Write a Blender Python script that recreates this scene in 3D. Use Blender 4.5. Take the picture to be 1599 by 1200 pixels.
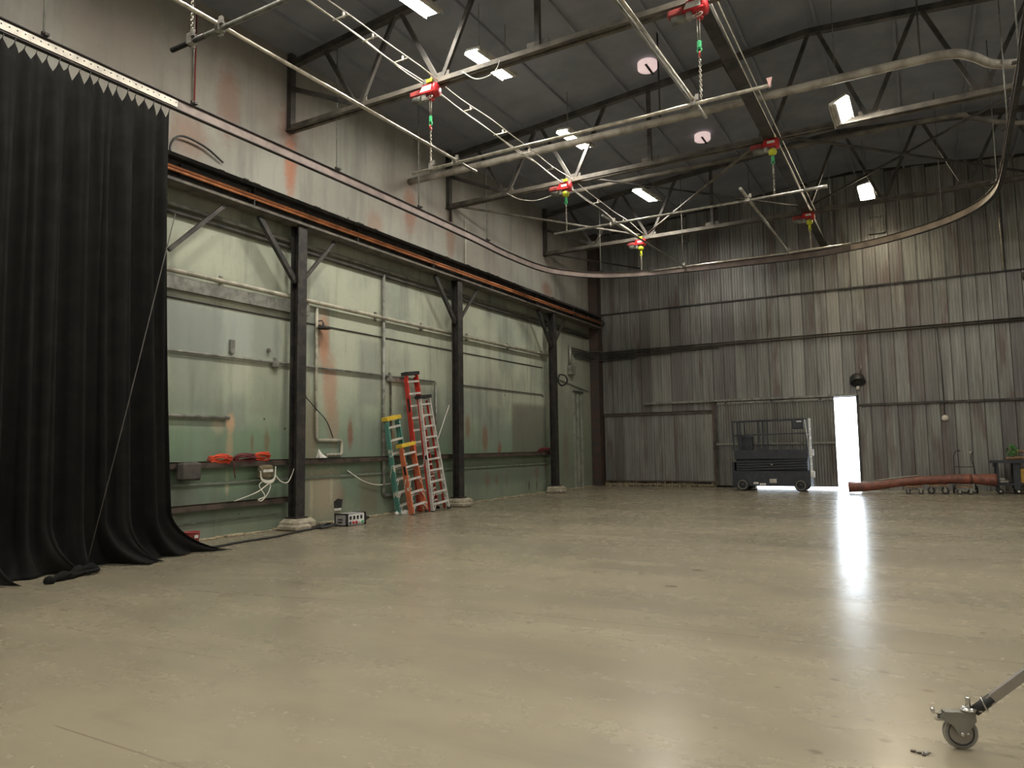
import bpy, math, random
from mathutils import Vector, Matrix
random.seed(7)
for o in list(bpy.data.objects): bpy.data.objects.remove(o)
S = bpy.context.scene
C = S.collection
# ------------------------------------------------------------------ camera, world, exposure
F_PX = 1127.57
cam = bpy.data.cameras.new('camera'); camo = bpy.data.objects.new('camera', cam); C.objects.link(camo)
cam.sensor_width = 36; cam.lens = F_PX*36/1599; cam.clip_end = 300; cam.clip_start = .05
cc = (799.5, 600.0)
def camray(px, py): return Vector((px-cc[0], -(py-cc[1]), -F_PX)).normalized()
Yc = camray(1441, 688); Xc = -camray(-1200, 728); Xc = (Xc-Yc*Xc.dot(Yc)).normalized(); Zc = Xc.cross(Yc)
camo.matrix_world = Matrix.Translation((0, 0, 1.6)) @ Matrix((Xc, Yc, Zc)).to_4x4()
S.camera = camo
w = bpy.data.worlds.new('daylight'); S.world = w; w.use_nodes = True
bg = w.node_tree.nodes['Background']; bg.inputs[0].default_value = (.80, .90, 1.0, 1); bg.inputs[1].default_value = 11.0
S.view_settings.view_transform = 'Standard'; S.view_settings.look = 'None'
S.view_settings.gamma = 1; S.view_settings.use_curve_mapping = False
S.view_settings.exposure = 0.14
LAMP_STRENGTH = 185.0

# ------------------------------------------------------------------ materials
MATS = {}
class NT:
    def __init__(s, m): s.t = m.node_tree; s.n = s.t.nodes; s.b = s.n['Principled BSDF']
    def new(s, ty, **kw):
        x = s.n.new(ty)
        for k, v in kw.items(): setattr(x, k, v)
        return x
    def link(s, a, b): s.t.links.new(a, b)
    def setin(s, sock, v):
        if hasattr(v, 'is_output') or isinstance(v, bpy.types.NodeSocket): s.link(v, sock)
        else: sock.default_value = v
    def math(s, op, a, b=None, clamp=False):
        x = s.new('ShaderNodeMath', operation=op); x.use_clamp = clamp; s.setin(x.inputs[0], a)
        if b is not None: s.setin(x.inputs[1], b)
        return x.outputs[0]
    def mix(s, f, a, b):
        x = s.new('ShaderNodeMix', data_type='RGBA'); s.setin(x.inputs[0], f)
        s.setin(x.inputs[6], a if not isinstance(a, tuple) else (*a, 1)); s.setin(x.inputs[7], b if not isinstance(b, tuple) else (*b, 1))
        return x.outputs[2]
    def coords(s, scale=(1, 1, 1), jitter=False):
        tc = s.new('ShaderNodeTexCoord'); mp = s.new('ShaderNodeMapping'); mp.inputs['Scale'].default_value = scale
        src = tc.outputs['Object']
        if jitter:
            oi = s.new('ShaderNodeObjectInfo'); va = s.new('ShaderNodeVectorMath', operation='SCALE'); va.inputs[0].default_value = (17, 9, 23)
            s.link(oi.outputs['Random'], va.inputs['Scale']); ad = s.new('ShaderNodeVectorMath'); s.link(src, ad.inputs[0]); s.link(va.outputs[0], ad.inputs[1]); src = ad.outputs[0]
        s.link(src, mp.inputs[0]); return mp.outputs[0]
    def noise(s, vec, scale, detail=4, rough=.6):
        x = s.new('ShaderNodeTexNoise'); x.inputs['Scale'].default_value = scale; x.inputs['Detail'].default_value = detail; x.inputs['Roughness'].default_value = rough
        s.link(vec, x.inputs['Vector']); return x.outputs[0]
    def ramp(s, v, lo, hi):
        x = s.new('ShaderNodeMapRange'); x.interpolation_type = 'SMOOTHSTEP'; s.setin(x.inputs[0], v); x.inputs[1].default_value = lo; x.inputs[2].default_value = hi; return x.outputs[0]
    def bump(s, h, strength=.3, dist=.01):
        x = s.new('ShaderNodeBump'); x.inputs['Strength'].default_value = strength; x.inputs['Distance'].default_value = dist
        s.link(h, x.inputs['Height']); s.link(x.outputs[0], s.b.inputs['Normal'])
def newmat(name):
    m = bpy.data.materials.new(name); m.use_nodes = True; MATS[name] = m; return m, NT(m)
def pm(name, c1, c2=None, rough=.5, metal=0, scale=6, lo=.4, hi=.65, stretch=(1, 1, 1), bump=0, jitter=False, emit=0, spec=.5):
    m, t = newmat(name)
    c2 = c2 or tuple(x*.75 for x in c1)
    v = t.coords(stretch, jitter); n = t.noise(v, scale)
    t.link(t.mix(t.ramp(n, lo, hi), c1, c2), t.b.inputs['Base Color'])
    t.b.inputs['Roughness'].default_value = rough; t.b.inputs['Metallic'].default_value = metal
    t.b.inputs['Specular IOR Level'].default_value = spec
    if bump: t.bump(n, bump)
    if emit: t.b.inputs['Emission Color'].default_value = (*c1, 1); t.b.inputs['Emission Strength'].default_value = emit
    return m
pm('black_steel', (.022, .021, .021), (.05, .043, .038), .55, .2, 5)
pm('matte_black', (.02, .02, .02), (.03, .028, .026), .95, 0, 3, spec=.1)
pm('dark_truss', (.075, .068, .06), (.03, .029, .028), .6, .2, 2.5)
pm('dusty_truss', (.15, .132, .105), (.06, .055, .05), .7, 0, 3, .35, .7)
pm('galv', (.42, .40, .36), (.22, .21, .19), .38, .7, 8)
pm('bright_pipe', (.62, .58, .50), (.38, .35, .30), .3, .75, 8)
pm('grey_pipe', (.25, .25, .22), (.13, .13, .115), .5, .3, 5)
pm('pale_pipe', (.45, .42, .34), (.26, .25, .20), .5, .1, 4)
pm('orange_bar', (.75, .30, .13), (.38, .15, .07), .4, .15, 2, .35, .7)
pm('brown_rail', (.10, .075, .06), (.045, .036, .03), .6, .2, 4)
pm('concrete', (.40, .36, .27), (.25, .22, .17), .9, 0, 7, bump=.4)
pm('curtain_cloth', (.010, .010, .0098), (.014, .014, .013), .95, 0, 3, spec=.15)
pm('track_web', (.19, .145, .125), (.13, .10, .088), .5, .2, 3)
pm('track_tan', (.50, .40, .30), (.36, .28, .21), .5, .1, 3)
pm('plate_white', (.62, .58, .50), (.45, .42, .37), .5, .2, 5)
pm('rubber', (.018, .018, .018), (.03, .03, .03), .7)
pm('red_paint', (.55, .03, .035), (.38, .02, .025), .4)
pm('red_dull', (.30, .045, .04), (.18, .03, .03), .6)
pm('orange_fibre', (.62, .17, .075), (.52, .15, .08), .45, 0, 5)
pm('red_fibre', (.58, .05, .035), (.45, .04, .03), .42, 0, 5)
pm('teal_fibre', (.09, .25, .21), (.62, .60, .52), .5, 0, 4, .55, .62)
pm('aluminium', (.74, .72, .68), (.55, .54, .50), .4, .3, 7)
pm('yellow_plastic', (.72, .50, .04), (.60, .40, .05), .5)
pm('black_plastic', (.015, .015, .015), (.03, .03, .03), .45)
pm('white_cloth', (.75, .73, .68), (.5, .48, .45), .9)
pm('white_cable', (.78, .76, .68), (.6, .58, .5), .5)
pm('orange_cable', (.75, .08, .025), (.5, .05, .02), .5)
pm('maroon_cable', (.16, .025, .03), (.10, .02, .025), .5)
pm('green_paint', (.05, .42, .16), (.03, .28, .1), .45)
pm('lime_paint', (.62, .66, .03), (.5, .52, .03), .45)
pm('fixture_white', (.70, .68, .62), (.5, .48, .44), .4, .2)
pm('lift_black', (.022, .026, .036), (.035, .04, .05), .5)
pm('lift_white', (.72, .72, .72), (.6, .6, .6), .45)
pm('box_grey', (.085, .075, .065), (.055, .05, .045), .8)
pm('khaki_box', (.16, .13, .07), (.09, .075, .04), .6)
pm('silver_case', (.55, .52, .53), (.42, .40, .41), .4, .4)
pm('socket_face', (.80, .80, .78), (.7, .7, .7), .5)
pm('pink_disc', (.70, .42, .40), (.5, .3, .29), .6, scale=2)
pm('wood', (.30, .18, .09), (.16, .09, .05), .7, 0, 4, stretch=(1, 6, 6))
pm('leaf_green', (.06, .25, .05), (.04, .13, .03), .6)
pm('terracotta', (.23, .075, .045), (.10, .038, .03), .5, 0, 5, .35, .7)
pm('blue_dark', (.02, .03, .07), (.03, .035, .05), .5)
pm('ochre', (.50, .29, .05), (.36, .2, .04), .6)
pm('chrome', (.60, .58, .54), (.42, .40, .38), .24, .85, 5)
pm('fork_steel', (.30, .30, .27), (.22, .22, .20), .35, .5, 5)
pm('wheel_grey', (.26, .25, .235), (.19, .18, .17), .45)
pm('leg_grey', (.36, .33, .30), (.28, .26, .24), .4, .5)
pm('dirt_edge', (.42, .36, .24), (.22, .19, .14), .95, 0, 10)
pm('corner_steel', (.05, .042, .038), (.085, .045, .036), .65, .1, 4)
pm('pale_sheet', (.30, .31, .27), (.20, .21, .18), .55, .1, 3)
pm('outside', (.75, .75, .75), (.6, .6, .6), .8)
pm('dark_backing', (.03, .027, .025), (.05, .045, .04), .9)  # dark wall behind the sheets, showing in the gaps between them
pm('shadow_ledge_paint', (.17, .20, .155), (.11, .13, .10), .7)  # for the strips that draw the shadow lines under the rails
pm('duct_beige', (.36, .33, .28), (.20, .18, .15), .7, 0, 2.5)
pm('plain_wall', (.46, .45, .42), (.38, .37, .34), .85, 0, .6)
def lampmat(name, col, k):
    m, t = newmat(name); t.b.inputs['Base Color'].default_value = (.8, .8, .8, 1)
    t.b.inputs['Emission Color'].default_value = (*col, 1); t.b.inputs['Emission Strength'].default_value = k
lampmat('lamp_glow', (1.0, .95, .845), LAMP_STRENGTH)
lampmat('lamp_amber', (1.0, .86, .62), LAMP_STRENGTH)
lampmat('skylight_dome', (1.0, .72, .70), .55)

# back wall sheets: each sheet its own tone, long vertical streaks
m, t = newmat('sheet_metal')
v = t.coords((3, 3, .22), True); v2 = t.coords((1.3, 1, .22), True)
oi = t.new('ShaderNodeObjectInfo'); rnd = oi.outputs['Random']
n1 = t.noise(v, 2.2, 5, .65); n2 = t.noise(v2, 1.4, 4)
c = t.mix(t.ramp(n1, .30, .72), (.27, .275, .255), (.155, .155, .147))
c = t.mix(t.math('MULTIPLY', t.ramp(n2, .50, .68), .75), c, (.115, .078, .070))
c = t.mix(t.math('MULTIPLY', t.ramp(rnd, .50, 1.0), .55), c, (.105, .090, .088))
c = t.mix(t.math('MULTIPLY', t.ramp(rnd, .22, 0.0), .4), c, (.38, .375, .34))
t.link(c, t.b.inputs['Base Color']); t.b.inputs['Roughness'].default_value = .42; t.b.inputs['Metallic'].default_value = .3
# ceiling deck
m, t = newmat('deck'); v = t.coords(); n = t.noise(v, 1.2)
t.link(t.mix(t.ramp(n, .3, .7), (.255, .268, .31), (.20, .21, .245)), t.b.inputs['Base Color']); t.b.inputs['Roughness'].default_value = .8
# left wall: paint bands, grime, darker top and far end, rust runs with their own place and shape
m, t = newmat('left_wall_paint')
tc = t.new('ShaderNodeTexCoord'); sep = t.new('ShaderNodeSeparateXYZ'); t.link(tc.outputs['Object'], sep.inputs[0])
Ys, Zs = sep.outputs[1], sep.outputs[2]
vs = t.coords((1, 1, .12)); vb = t.coords((1, .5, .5)); vf = t.coords()
ns = t.noise(vs, 2.4, 5, .6); nb = t.noise(vb, .9, 4); nf = t.noise(vf, 9, 6, .7); nm = t.noise(vf, 2.2, 5)
zj = t.math('ADD', Zs, t.math('MULTIPLY', t.math('SUBTRACT', nm, .5), .9))
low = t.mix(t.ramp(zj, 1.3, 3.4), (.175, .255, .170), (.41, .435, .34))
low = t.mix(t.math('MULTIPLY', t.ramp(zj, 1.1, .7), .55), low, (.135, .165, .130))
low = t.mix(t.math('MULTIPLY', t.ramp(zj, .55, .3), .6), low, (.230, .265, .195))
low = t.mix(t.math('MULTIPLY', t.ramp(nb, .46, .66), .6), low, (.200, .225, .205))
low = t.mix(t.math('MULTIPLY', t.ramp(ns, .47, .70), .55), low, (.145, .155, .125))
low = t.mix(t.math('MULTIPLY', t.ramp(Ys, 22.5, 26.5), .3), low, (.20, .205, .17))
up = t.mix(t.ramp(nb, .38, .66), (.37, .365, .32), (.31, .275, .24))
up = t.mix(t.math('MULTIPLY', t.ramp(ns, .45, .72), .6), up, (.20, .20, .178))
up = t.mix(t.math('MULTIPLY', t.ramp(zj, 8.8, 10.0), .45), up, (.090, .085, .080))
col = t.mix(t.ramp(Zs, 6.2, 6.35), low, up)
col = t.mix(t.math('MULTIPLY', t.ramp(nf, .55, .8), .35), col, (.10, .105, .085))
def stain(col, y, z, ry, rz, c, k, soft=.75):
    dy = t.math('DIVIDE', t.math('SUBTRACT', Ys, y), ry); dz = t.math('DIVIDE', t.math('SUBTRACT', Zs, z), rz)
    d = t.math('SQRT', t.math('ADD', t.math('MULTIPLY', dy, dy), t.math('MULTIPLY', dz, dz)))
    d = t.math('ADD', d, t.math('MULTIPLY', t.math('SUBTRACT', nf, .5), 1.1))
    return t.mix(t.math('MULTIPLY', t.ramp(d, 1.1, 1.1-soft), k), col, c)
RUST = (.19, .065, .04); TAN = (.52, .34, .21); DARK = (.075, .055, .045)
for a in [(9.33, 2.12, .13, .24, TAN, .9), (9.32, 1.70, .10, .42, TAN, .75), (9.05, 2.05, .18, .2, (.5, .42, .3), .5), (9.28, 1.0, .06, .3, (.5, .42, .3), .6),
          (9.85, 1.75, .05, .24, RUST, .9), (10.22, 1.78, .09, .28, RUST, .9), (11.78, 4.0, .22, .85, (.40, .20, .12), .85), (11.98, 3.0, .30, .95, (.38, .21, .14), .7),
          (12.1, 2.2, .25, .7, (.33, .2, .14), .5), (12.65, 1.95, .12, .45, RUST, .75), (11.45, 1.9, .22, 1.0, (.26, .19, .13), .6),
          (11.8, .65, .45, .62, (.42, .34, .22), .85), (11.45, .6, .07, .6, (.62, .50, .33), .8), (12.05, .75, .06, .5, (.62, .52, .36), .7), (12.3, .55, .22, .3, (.20, .12, .08), .6),
          (14.15, 1.7, .12, .6, (.34, .15, .08), .7), (17.6, 2.2, .18, .45, RUST, .6), (18.55, 1.85, .22, .55, RUST, .65), (19.4, 1.5, .15, .3, RUST, .8),
          (18.65, .65, .22, .28, RUST, .6), (19.2, .62, .12, .24, RUST, .65), (19.8, .6, .1, .3, RUST, .55), (21.85, .72, .18, .3, RUST, .75), (22.5, .95, .14, .3, RUST, .7), (21.3, .3, .07, .2, DARK, .9), (21.85, .28, .06, .2, DARK, .9),
          (10.75, 7.7, .22, .9, (.42, .15, .07), .75), (10.68, 8.5, .35, .6, (.20, .09, .06), .6), (9.15, 8.4, .35, 1.0, (.27, .14, .10), .6), (8.3, 7.4, .5, .5, (.30, .17, .12), .55), (14.9, 7.9, .35, .8, (.30, .13, .08), .65),
          (16.8, 7.6, .3, .8, (.28, .14, .09), .6), (22.9, 7.2, .5, .35, (.25, .12, .08), .6), (13.5, 7.1, .4, .45, (.30, .15, .09), .45), (24.2, 1.4, .3, 1.1, (.16, .07, .05), .6)]:
    col = stain(col, *a)
def patch(col, y0, y1, z0, z1, c, k, e=.12):     # patch of another tone with straight soft edges
    q = t.math('MULTIPLY', t.math('SUBTRACT', nf, .5), .25)
    yy = t.math('ADD', Ys, q); zz = t.math('ADD', Zs, q)
    m_ = t.math('MULTIPLY', t.math('MULTIPLY', t.ramp(yy, y0-e, y0+e), t.ramp(yy, y1+e, y1-e)), t.math('MULTIPLY', t.ramp(zz, z0-e, z0+e), t.ramp(zz, z1+e, z1-e)))
    return t.mix(t.math('MULTIPLY', m_, k), col, c)
for a in [(20.2, 22.6, 1.3, 3.0, (.125, .115, .095), .7), (17.0, 22.6, .55, 1.25, (.12, .135, .11), .55), (11.0, 12.35, .1, 1.2, (.30, .27, .20), .6), (10.95, 11.35, 1.3, 3.2, (.22, .19, .14), .6),
          (4.0, 10.55, 3.40, 4.30, (.30, .335, .325), .6), (8.0, 9.1, 2.3, 4.3, (.17, .19, .17), .5), (8.0, 10.5, 1.0, 2.0, (.15, .25, .155), .4), (12.9, 13.65, 2.6, 4.2, (.20, .215, .20), .55), (14.3, 16.2, 1.5, 3.2, (.14, .16, .14), .5), (9.8, 10.5, 2.3, 6.0, (.20, .22, .17), .4), (18.7, 19.4, 2.8, 5.6, (.42, .42, .33), .4), (16.8, 17.2, 1.4, 5.8, (.17, .18, .15), .55), (11.3, 11.5, 3.2, 4.5, (.16, .18, .17), .6),
          (13.0, 13.6, .1, 1.2, (.16, .11, .08), .5), (23.2, 26.8, .0, 6.2, (.24, .25, .20), .4)]:
    col = patch(col, *a)
vo = t.new('ShaderNodeTexVoronoi'); vo.inputs['Scale'].default_value = 1.15; t.link(vf, vo.inputs['Vector'])
col = t.mix(t.math('MULTIPLY', t.ramp(vo.outputs['Distance'], .040, .022), .85), col, (.03, .03, .025))
t.link(col, t.b.inputs['Base Color']); t.b.inputs['Roughness'].default_value = .72
t.bump(nf, .12, .01)
# floor: sealed concrete with grime, tyre arcs and worn gloss
m, t = newmat('sealed_concrete')
v = t.coords(); vd = t.coords((.45, 1.0, 1)); n1 = t.noise(vd, .55, 6, .62); n2 = t.noise(v, 2.6, 6, .65); n3 = t.noise(v, 14, 5, .7)
vstr = t.new('ShaderNodeMapping'); tc = t.new('ShaderNodeTexCoord'); t.link(tc.outputs['Object'], vstr.inputs[0]); vstr.inputs['Rotation'].default_value = (0, 0, .5); vstr.inputs['Scale'].default_value = (.22, 1.5, 1)
n4 = t.noise(vstr.outputs[0], 1.3, 5, .6)
c = t.mix(t.ramp(n1, .32, .68), (.290, .255, .180), (.215, .190, .138))
c = t.mix(t.math('MULTIPLY', t.ramp(n2, .45, .75), .28), c, (.205, .165, .122))
c = t.mix(t.math('MULTIPLY', t.ramp(n4, .55, .75), .32), c, (.345, .305, .215))
c = t.mix(t.math('MULTIPLY', t.ramp(n4, .42, .25), .28), c, (.165, .150, .112))
c = t.mix(t.math('MULTIPLY', t.ramp(n3, .62, .8), .12), c, (.17, .14, .10))
sep = t.new('ShaderNodeSeparateXYZ'); t.link(tc.outputs['Object'], sep.inputs[0])
for (cx, cy, r0, k) in [(3.5, 9.5, 3.2, 24), (-2.2, 16, 4.5, 26)]:
    dx = t.math('SUBTRACT', sep.outputs[0], cx); dy = t.math('SUBTRACT', sep.outputs[1], cy)
    r = t.math('SQRT', t.math('ADD', t.math('MULTIPLY', dx, dx), t.math('MULTIPLY', dy, dy)))
    band = t.math('MULTIPLY', t.ramp(t.math('ABSOLUTE', t.math('SUBTRACT', r, r0)), .55, .2), t.ramp(t.math('SINE', t.math('MULTIPLY', r, k)), .2, .9))
    c = t.mix(t.math('MULTIPLY', t.math('MULTIPLY', band, t.ramp(n2, .4, .6)), .16), c, (.40, .35, .26))
def line(c, x0, y0, x1, y1, wd, colr, k):
    L = math.hypot(x1-x0, y1-y0); ux, uy = (x1-x0)/L, (y1-y0)/L
    dx = t.math('SUBTRACT', sep.outputs[0], x0); dy = t.math('SUBTRACT', sep.outputs[1], y0)
    s_ = t.math('ADD', t.math('MULTIPLY', dx, ux), t.math('MULTIPLY', dy, uy))
    q = t.math('ABSOLUTE', t.math('ADD', t.math('MULTIPLY', dx, -uy), t.math('MULTIPLY', dy, ux)))
    q = t.math('ADD', q, t.math('MULTIPLY', t.math('SUBTRACT', n3, .5), wd*1.2))
    inside = t.math('MULTIPLY', t.ramp(s_, 0, .1), t.ramp(s_, L, L-.1))
    return t.mix(t.math('MULTIPLY', t.math('MULTIPLY', t.ramp(q, wd, wd*.3), inside), k), c, colr)
for a in [(-7.5, 5.55, -3.6, 6.2, .012, (.14, .115, .08), .75), (-3.6, 6.2, .8, 6.42, .012, (.13, .11, .08), .9), (-6.1, 3.8, -4.7, 3.89, .010, (.15, .12, .085), .8), (-4.6, 2.5, -3.3, 2.49, .010, (.15, .12, .085), .6),
          (-9.6, 5.6, -5.5, 7.2, .12, (.36, .31, .22), .3), (-6.6, 6.6, -4.2, 6.75, .04, (.38, .33, .23), .3), (.8, 6.42, 5, 6.6, .012, (.13, .11, .08), .9)]:
    c = line(c, *a)
for (x, y, r) in [(-.09, 4.38, .075), (-.27, 4.47, .05), (-.58, 4.15, .055), (-.61, 5.43, .05), (-.06, 5.46, .05), (.15, 6.08, .05), (-2.57, 9.27, .10), (-2.57, 8.11, .12), (-.92, 5.1, .03), (-1.11, 4.23, .03), (-.36, 4.75, .04), (-.54, 4.72, .035), (-.33, 5.76, .06), (-3.7, 8.6, .06)]:
    dx = t.math('SUBTRACT', sep.outputs[0], x); dy = t.math('SUBTRACT', sep.outputs[1], y)
    r_ = t.math('SQRT', t.math('ADD', t.math('MULTIPLY', dx, dx), t.math('MULTIPLY', t.math('MULTIPLY', dy, dy), 2.5)))
    r_ = t.math('ADD', r_, t.math('MULTIPLY', t.math('SUBTRACT', n3, .5), r*1.6))
    c = t.mix(t.math('MULTIPLY', t.ramp(r_, r, r*.35), .7), c, (.10, .075, .05))
t.link(c, t.b.inputs['Base Color'])
rr = t.math('ADD', t.math('MULTIPLY', n2, .12), t.math('MULTIPLY', n4, .14)); t.link(t.math('ADD', rr, .135), t.b.inputs['Roughness'])
t.b.inputs['Specular IOR Level'].default_value = .5
t.bump(t.math('ADD', n3, t.math('MULTIPLY', n4, 2)), .02, .01)

# ------------------------------------------------------------------ mesh helpers
def V(*a): return Vector(a if len(a) > 1 else a[0])
class MB:
    def __init__(s): s.v = []; s.f = []; s.sm = []
    def add(s, vs, fs, smooth=False):
        b = len(s.v); s.v += [V(p) for p in vs]; s.f += [tuple(b+i for i in f) for f in fs]; s.sm += [smooth]*len(fs); return s
    def box(s, a, b):
        x0, y0, z0 = a; x1, y1, z1 = b
        return s.add([(x0, y0, z0), (x1, y0, z0), (x1, y1, z0), (x0, y1, z0), (x0, y0, z1), (x1, y0, z1), (x1, y1, z1), (x0, y1, z1)],
                     [(0, 3, 2, 1), (4, 5, 6, 7), (0, 1, 5, 4), (1, 2, 6, 5), (2, 3, 7, 6), (3, 0, 4, 7)])
    def cbox(s, c, d): return s.box([c[i]-d[i]/2 for i in range(3)], [c[i]+d[i]/2 for i in range(3)])
    def hull(s, c, ax, ay, az):
        c, ax, ay, az = V(c), V(ax), V(ay), V(az)
        vs = [c+ax*i+ay*j+az*k for k in (-.5, .5) for j in (-.5, .5) for i in (-.5, .5)]
        fs = [(0, 2, 3, 1), (4, 5, 7, 6), (0, 1, 5, 4), (1, 3, 7, 5), (3, 2, 6, 7), (2, 0, 4, 6)]
        return s.add(vs, fs)
    def rbox(s, c, d, r):          # box with bevelled edges
        c = V(c); pts = []; idx = {}
        hx, hy, hz = [x/2 for x in d]; r = min(r, hx*.9, hy*.9, hz*.9)
        def ring(z, ix):
            X, Y = hx-ix, hy-ix; k = r
            return [c+V(X, Y-k, z), c+V(X-k, Y, z), c+V(-X+k, Y, z), c+V(-X, Y-k, z), c+V(-X, -Y+k, z), c+V(-X+k, -Y, z), c+V(X-k, -Y, z), c+V(X, -Y+k, z)]
        rings = [ring(-hz, r*.7), ring(-hz+r*.7, 0), ring(hz-r*.7, 0), ring(hz, r*.7)]
        vs = sum(rings, []); fs = [tuple(range(7, -1, -1)), tuple(24+i for i in range(8))]
        for q in range(3):
            for i in range(8): j = (i+1) % 8; fs.append((q*8+i, q*8+j, q*8+8+j, q*8+8+i))
        return s.add(vs, fs)
    def bar(s, a, b, wd, ht, up=(0, 0, 1)):
        a, b, up = V(a), V(b), V(up); d = (b-a)
        side = d.cross(up)
        if side.length < 1e-6: side = d.cross(V(1, 0, 0))
        side.normalize(); u = side.cross(d).normalized()
        return s.hull((a+b)/2, d, side*wd, u*ht)
    def tube(s, pts, r, n=8, cap=True, closed=False):
        pts = [V(p) for p in pts]; N = len(pts); rs = r if isinstance(r, (list, tuple)) else [r]*N
        tan = []
        for i in range(N):
            p0 = pts[(i-1) % N] if closed or i > 0 else pts[i]; p1 = pts[(i+1) % N] if closed or i < N-1 else pts[i]
            tan.append((p1-p0).normalized())
        ref = V(0, 0, 1) if abs(tan[0].z) < .9 else V(1, 0, 0)
        u = tan[0].cross(ref).normalized(); vs = []
        for i in range(N):
            u = (u-tan[i]*u.dot(tan[i])); u = u.normalized() if u.length > 1e-6 else tan[i].orthogonal().normalized()
            w_ = tan[i].cross(u)
            for k in range(n): a = 2*math.pi*k/n; vs.append(pts[i]+(u*math.cos(a)+w_*math.sin(a))*rs[i])
        fs = []
        for i in range(N if closed else N-1):
            j = (i+1) % N
            for k in range(n): l = (k+1) % n; fs.append((i*n+k, i*n+l, j*n+l, j*n+k))
        s.add(vs, fs, True)
        if cap and not closed:
            b = len(s.v)-len(vs); s.f += [tuple(b+k for k in range(n-1, -1, -1)), tuple(b+(N-1)*n+k for k in range(n))]; s.sm += [False, False]
        return s
    def cyl(s, a, b, r, n=12): return s.tube([a, b], r, n)
    def lathe(s, o, ax, prof, n=16):   # prof: list of (along, radius)
        o, ax = V(o), V(ax).normalized(); u = ax.orthogonal().normalized(); w_ = ax.cross(u); vs = []
        for (h, r) in prof:
            for k in range(n): a = 2*math.pi*k/n; vs.append(o+ax*h+(u*math.cos(a)+w_*math.sin(a))*r)
        fs = [(i*n+k, i*n+(k+1) % n, (i+1)*n+(k+1) % n, (i+1)*n+k) for i in range(len(prof)-1) for k in range(n)]
        return s.add(vs, fs, True)
    def torus(s, c, ax, R, r, n=20, m=6):
        c, ax = V(c), V(ax).normalized(); u = ax.orthogonal().normalized(); w_ = ax.cross(u)
        return s.tube([c+(u*math.cos(2*math.pi*k/n)+w_*math.sin(2*math.pi*k/n))*R for k in range(n)], r, m, closed=True)
    def mesh(s, name, off=None):
        me = bpy.data.meshes.new(name); off = off or V(0, 0, 0)
        me.from_pydata([tuple(p-off) for p in s.v], [], s.f); me.polygons.foreach_set('use_smooth', s.sm); me.update(); return me
    def build(s, name, mat, parent=None, **tags):
        off = wloc(parent) if parent else None
        if not parent and tags.get('origin'): off = V(tags['origin'])
        o = bpy.data.objects.new(name, s.mesh(name, off)); C.objects.link(o); o.data.materials.append(MATS[mat])
        if parent: o.parent = parent
        elif off: o.location = off
        for k, v_ in tags.items():
            if k != 'origin': o[k] = v_
        return o
def wloc(o):
    p = V(o.location)
    while o.parent: o = o.parent; p += V(o.location)
    return p
def thing(name, loc, label, cat, group=None):
    o = bpy.data.objects.new(name, None); C.objects.link(o); o.location = loc; o.empty_display_size = .2
    o['label'] = label; o['category'] = cat
    if group: o['group'] = group
    return o
def group_copy(src, loc, parent, mat=None):
    o = src.copy(); C.objects.link(o); o.parent = parent; o.location = loc; return o
def smooth_path(pts, sub=6):
    pts = [V(p) for p in pts]; out = []
    for i in range(len(pts)-1):
        p0 = pts[max(i-1, 0)]; p1 = pts[i]; p2 = pts[i+1]; p3 = pts[min(i+2, len(pts)-1)]
        for k in range(sub):
            q = k/sub; out.append(.5*((2*p1)+(-p0+p2)*q+(2*p0-5*p1+4*p2-p3)*q*q+(-p0+3*p1-3*p2+p3)*q**3))
    return out+[pts[-1]]

# ------------------------------------------------------------------ setting
WX, EX, BY, FY = -11.45, 8.0, 27.0, -6.0
RIDGE = (WX+EX)/2
def roof(x): return 10.1+.085*((x-WX) if x < RIDGE else (EX-x))
STR = dict(kind='structure')
MB().box((WX-.3, FY-.3, -.3), (EX+.3, BY+.35, 0)).build('floor', 'sealed_concrete', **STR)
MB().box((-60, BY+.35, -.35), (60, 120, -.03)).build('ground', 'outside', **STR)
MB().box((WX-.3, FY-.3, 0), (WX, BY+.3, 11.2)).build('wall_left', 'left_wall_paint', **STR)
MB().box((EX, FY-.3, 0), (EX+.3, BY+.3, 11.2)).build('wall_right', 'plain_wall', **STR)
MB().box((WX, FY-.3, 0), (EX, FY, 11.2)).build('wall_front', 'plain_wall', **STR)
DX0, DX1, DZ = -5.3, -1.87, 3.12
b = MB().box((WX, BY, 0), (DX0, BY+.3, 11.2)); b.box((DX1, BY, 0), (EX, BY+.3, 11.2)); b.box((DX0, BY, DZ), (DX1, BY+.3, 11.2))
wall_back = b.build('wall_back', 'dark_backing', **STR)
b = MB()
for x0, x1 in ((WX-.3, RIDGE), (RIDGE, EX+.3)):
    b.add([(x0, FY-.3, roof(x0)), (x1, FY-.3, roof(x1)), (x1, BY+.3, roof(x1)), (x0, BY+.3, roof(x0)), (x0, FY-.3, 11.6), (x1, FY-.3, 11.6), (x1, BY+.3, 11.6), (x0, BY+.3, 11.6)],
          [(0, 3, 2, 1), (4, 5, 6, 7), (0, 1, 5, 4), (1, 2, 6, 5), (2, 3, 7, 6), (3, 0, 4, 7)])
ceiling = b.build('ceiling', 'deck', **STR)
pb = MB().box((-.03, 0, -.07), (.03, BY-FY, 0)); pmesh = pb.mesh('purlin'); pmesh.materials.append(MATS['deck'])
x = WX+.9
while x < EX-.3:
    o = bpy.data.objects.new('purlin', pmesh); C.objects.link(o); o.parent = ceiling; o.location = (x, FY, roof(x)); x += 1.5

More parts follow.
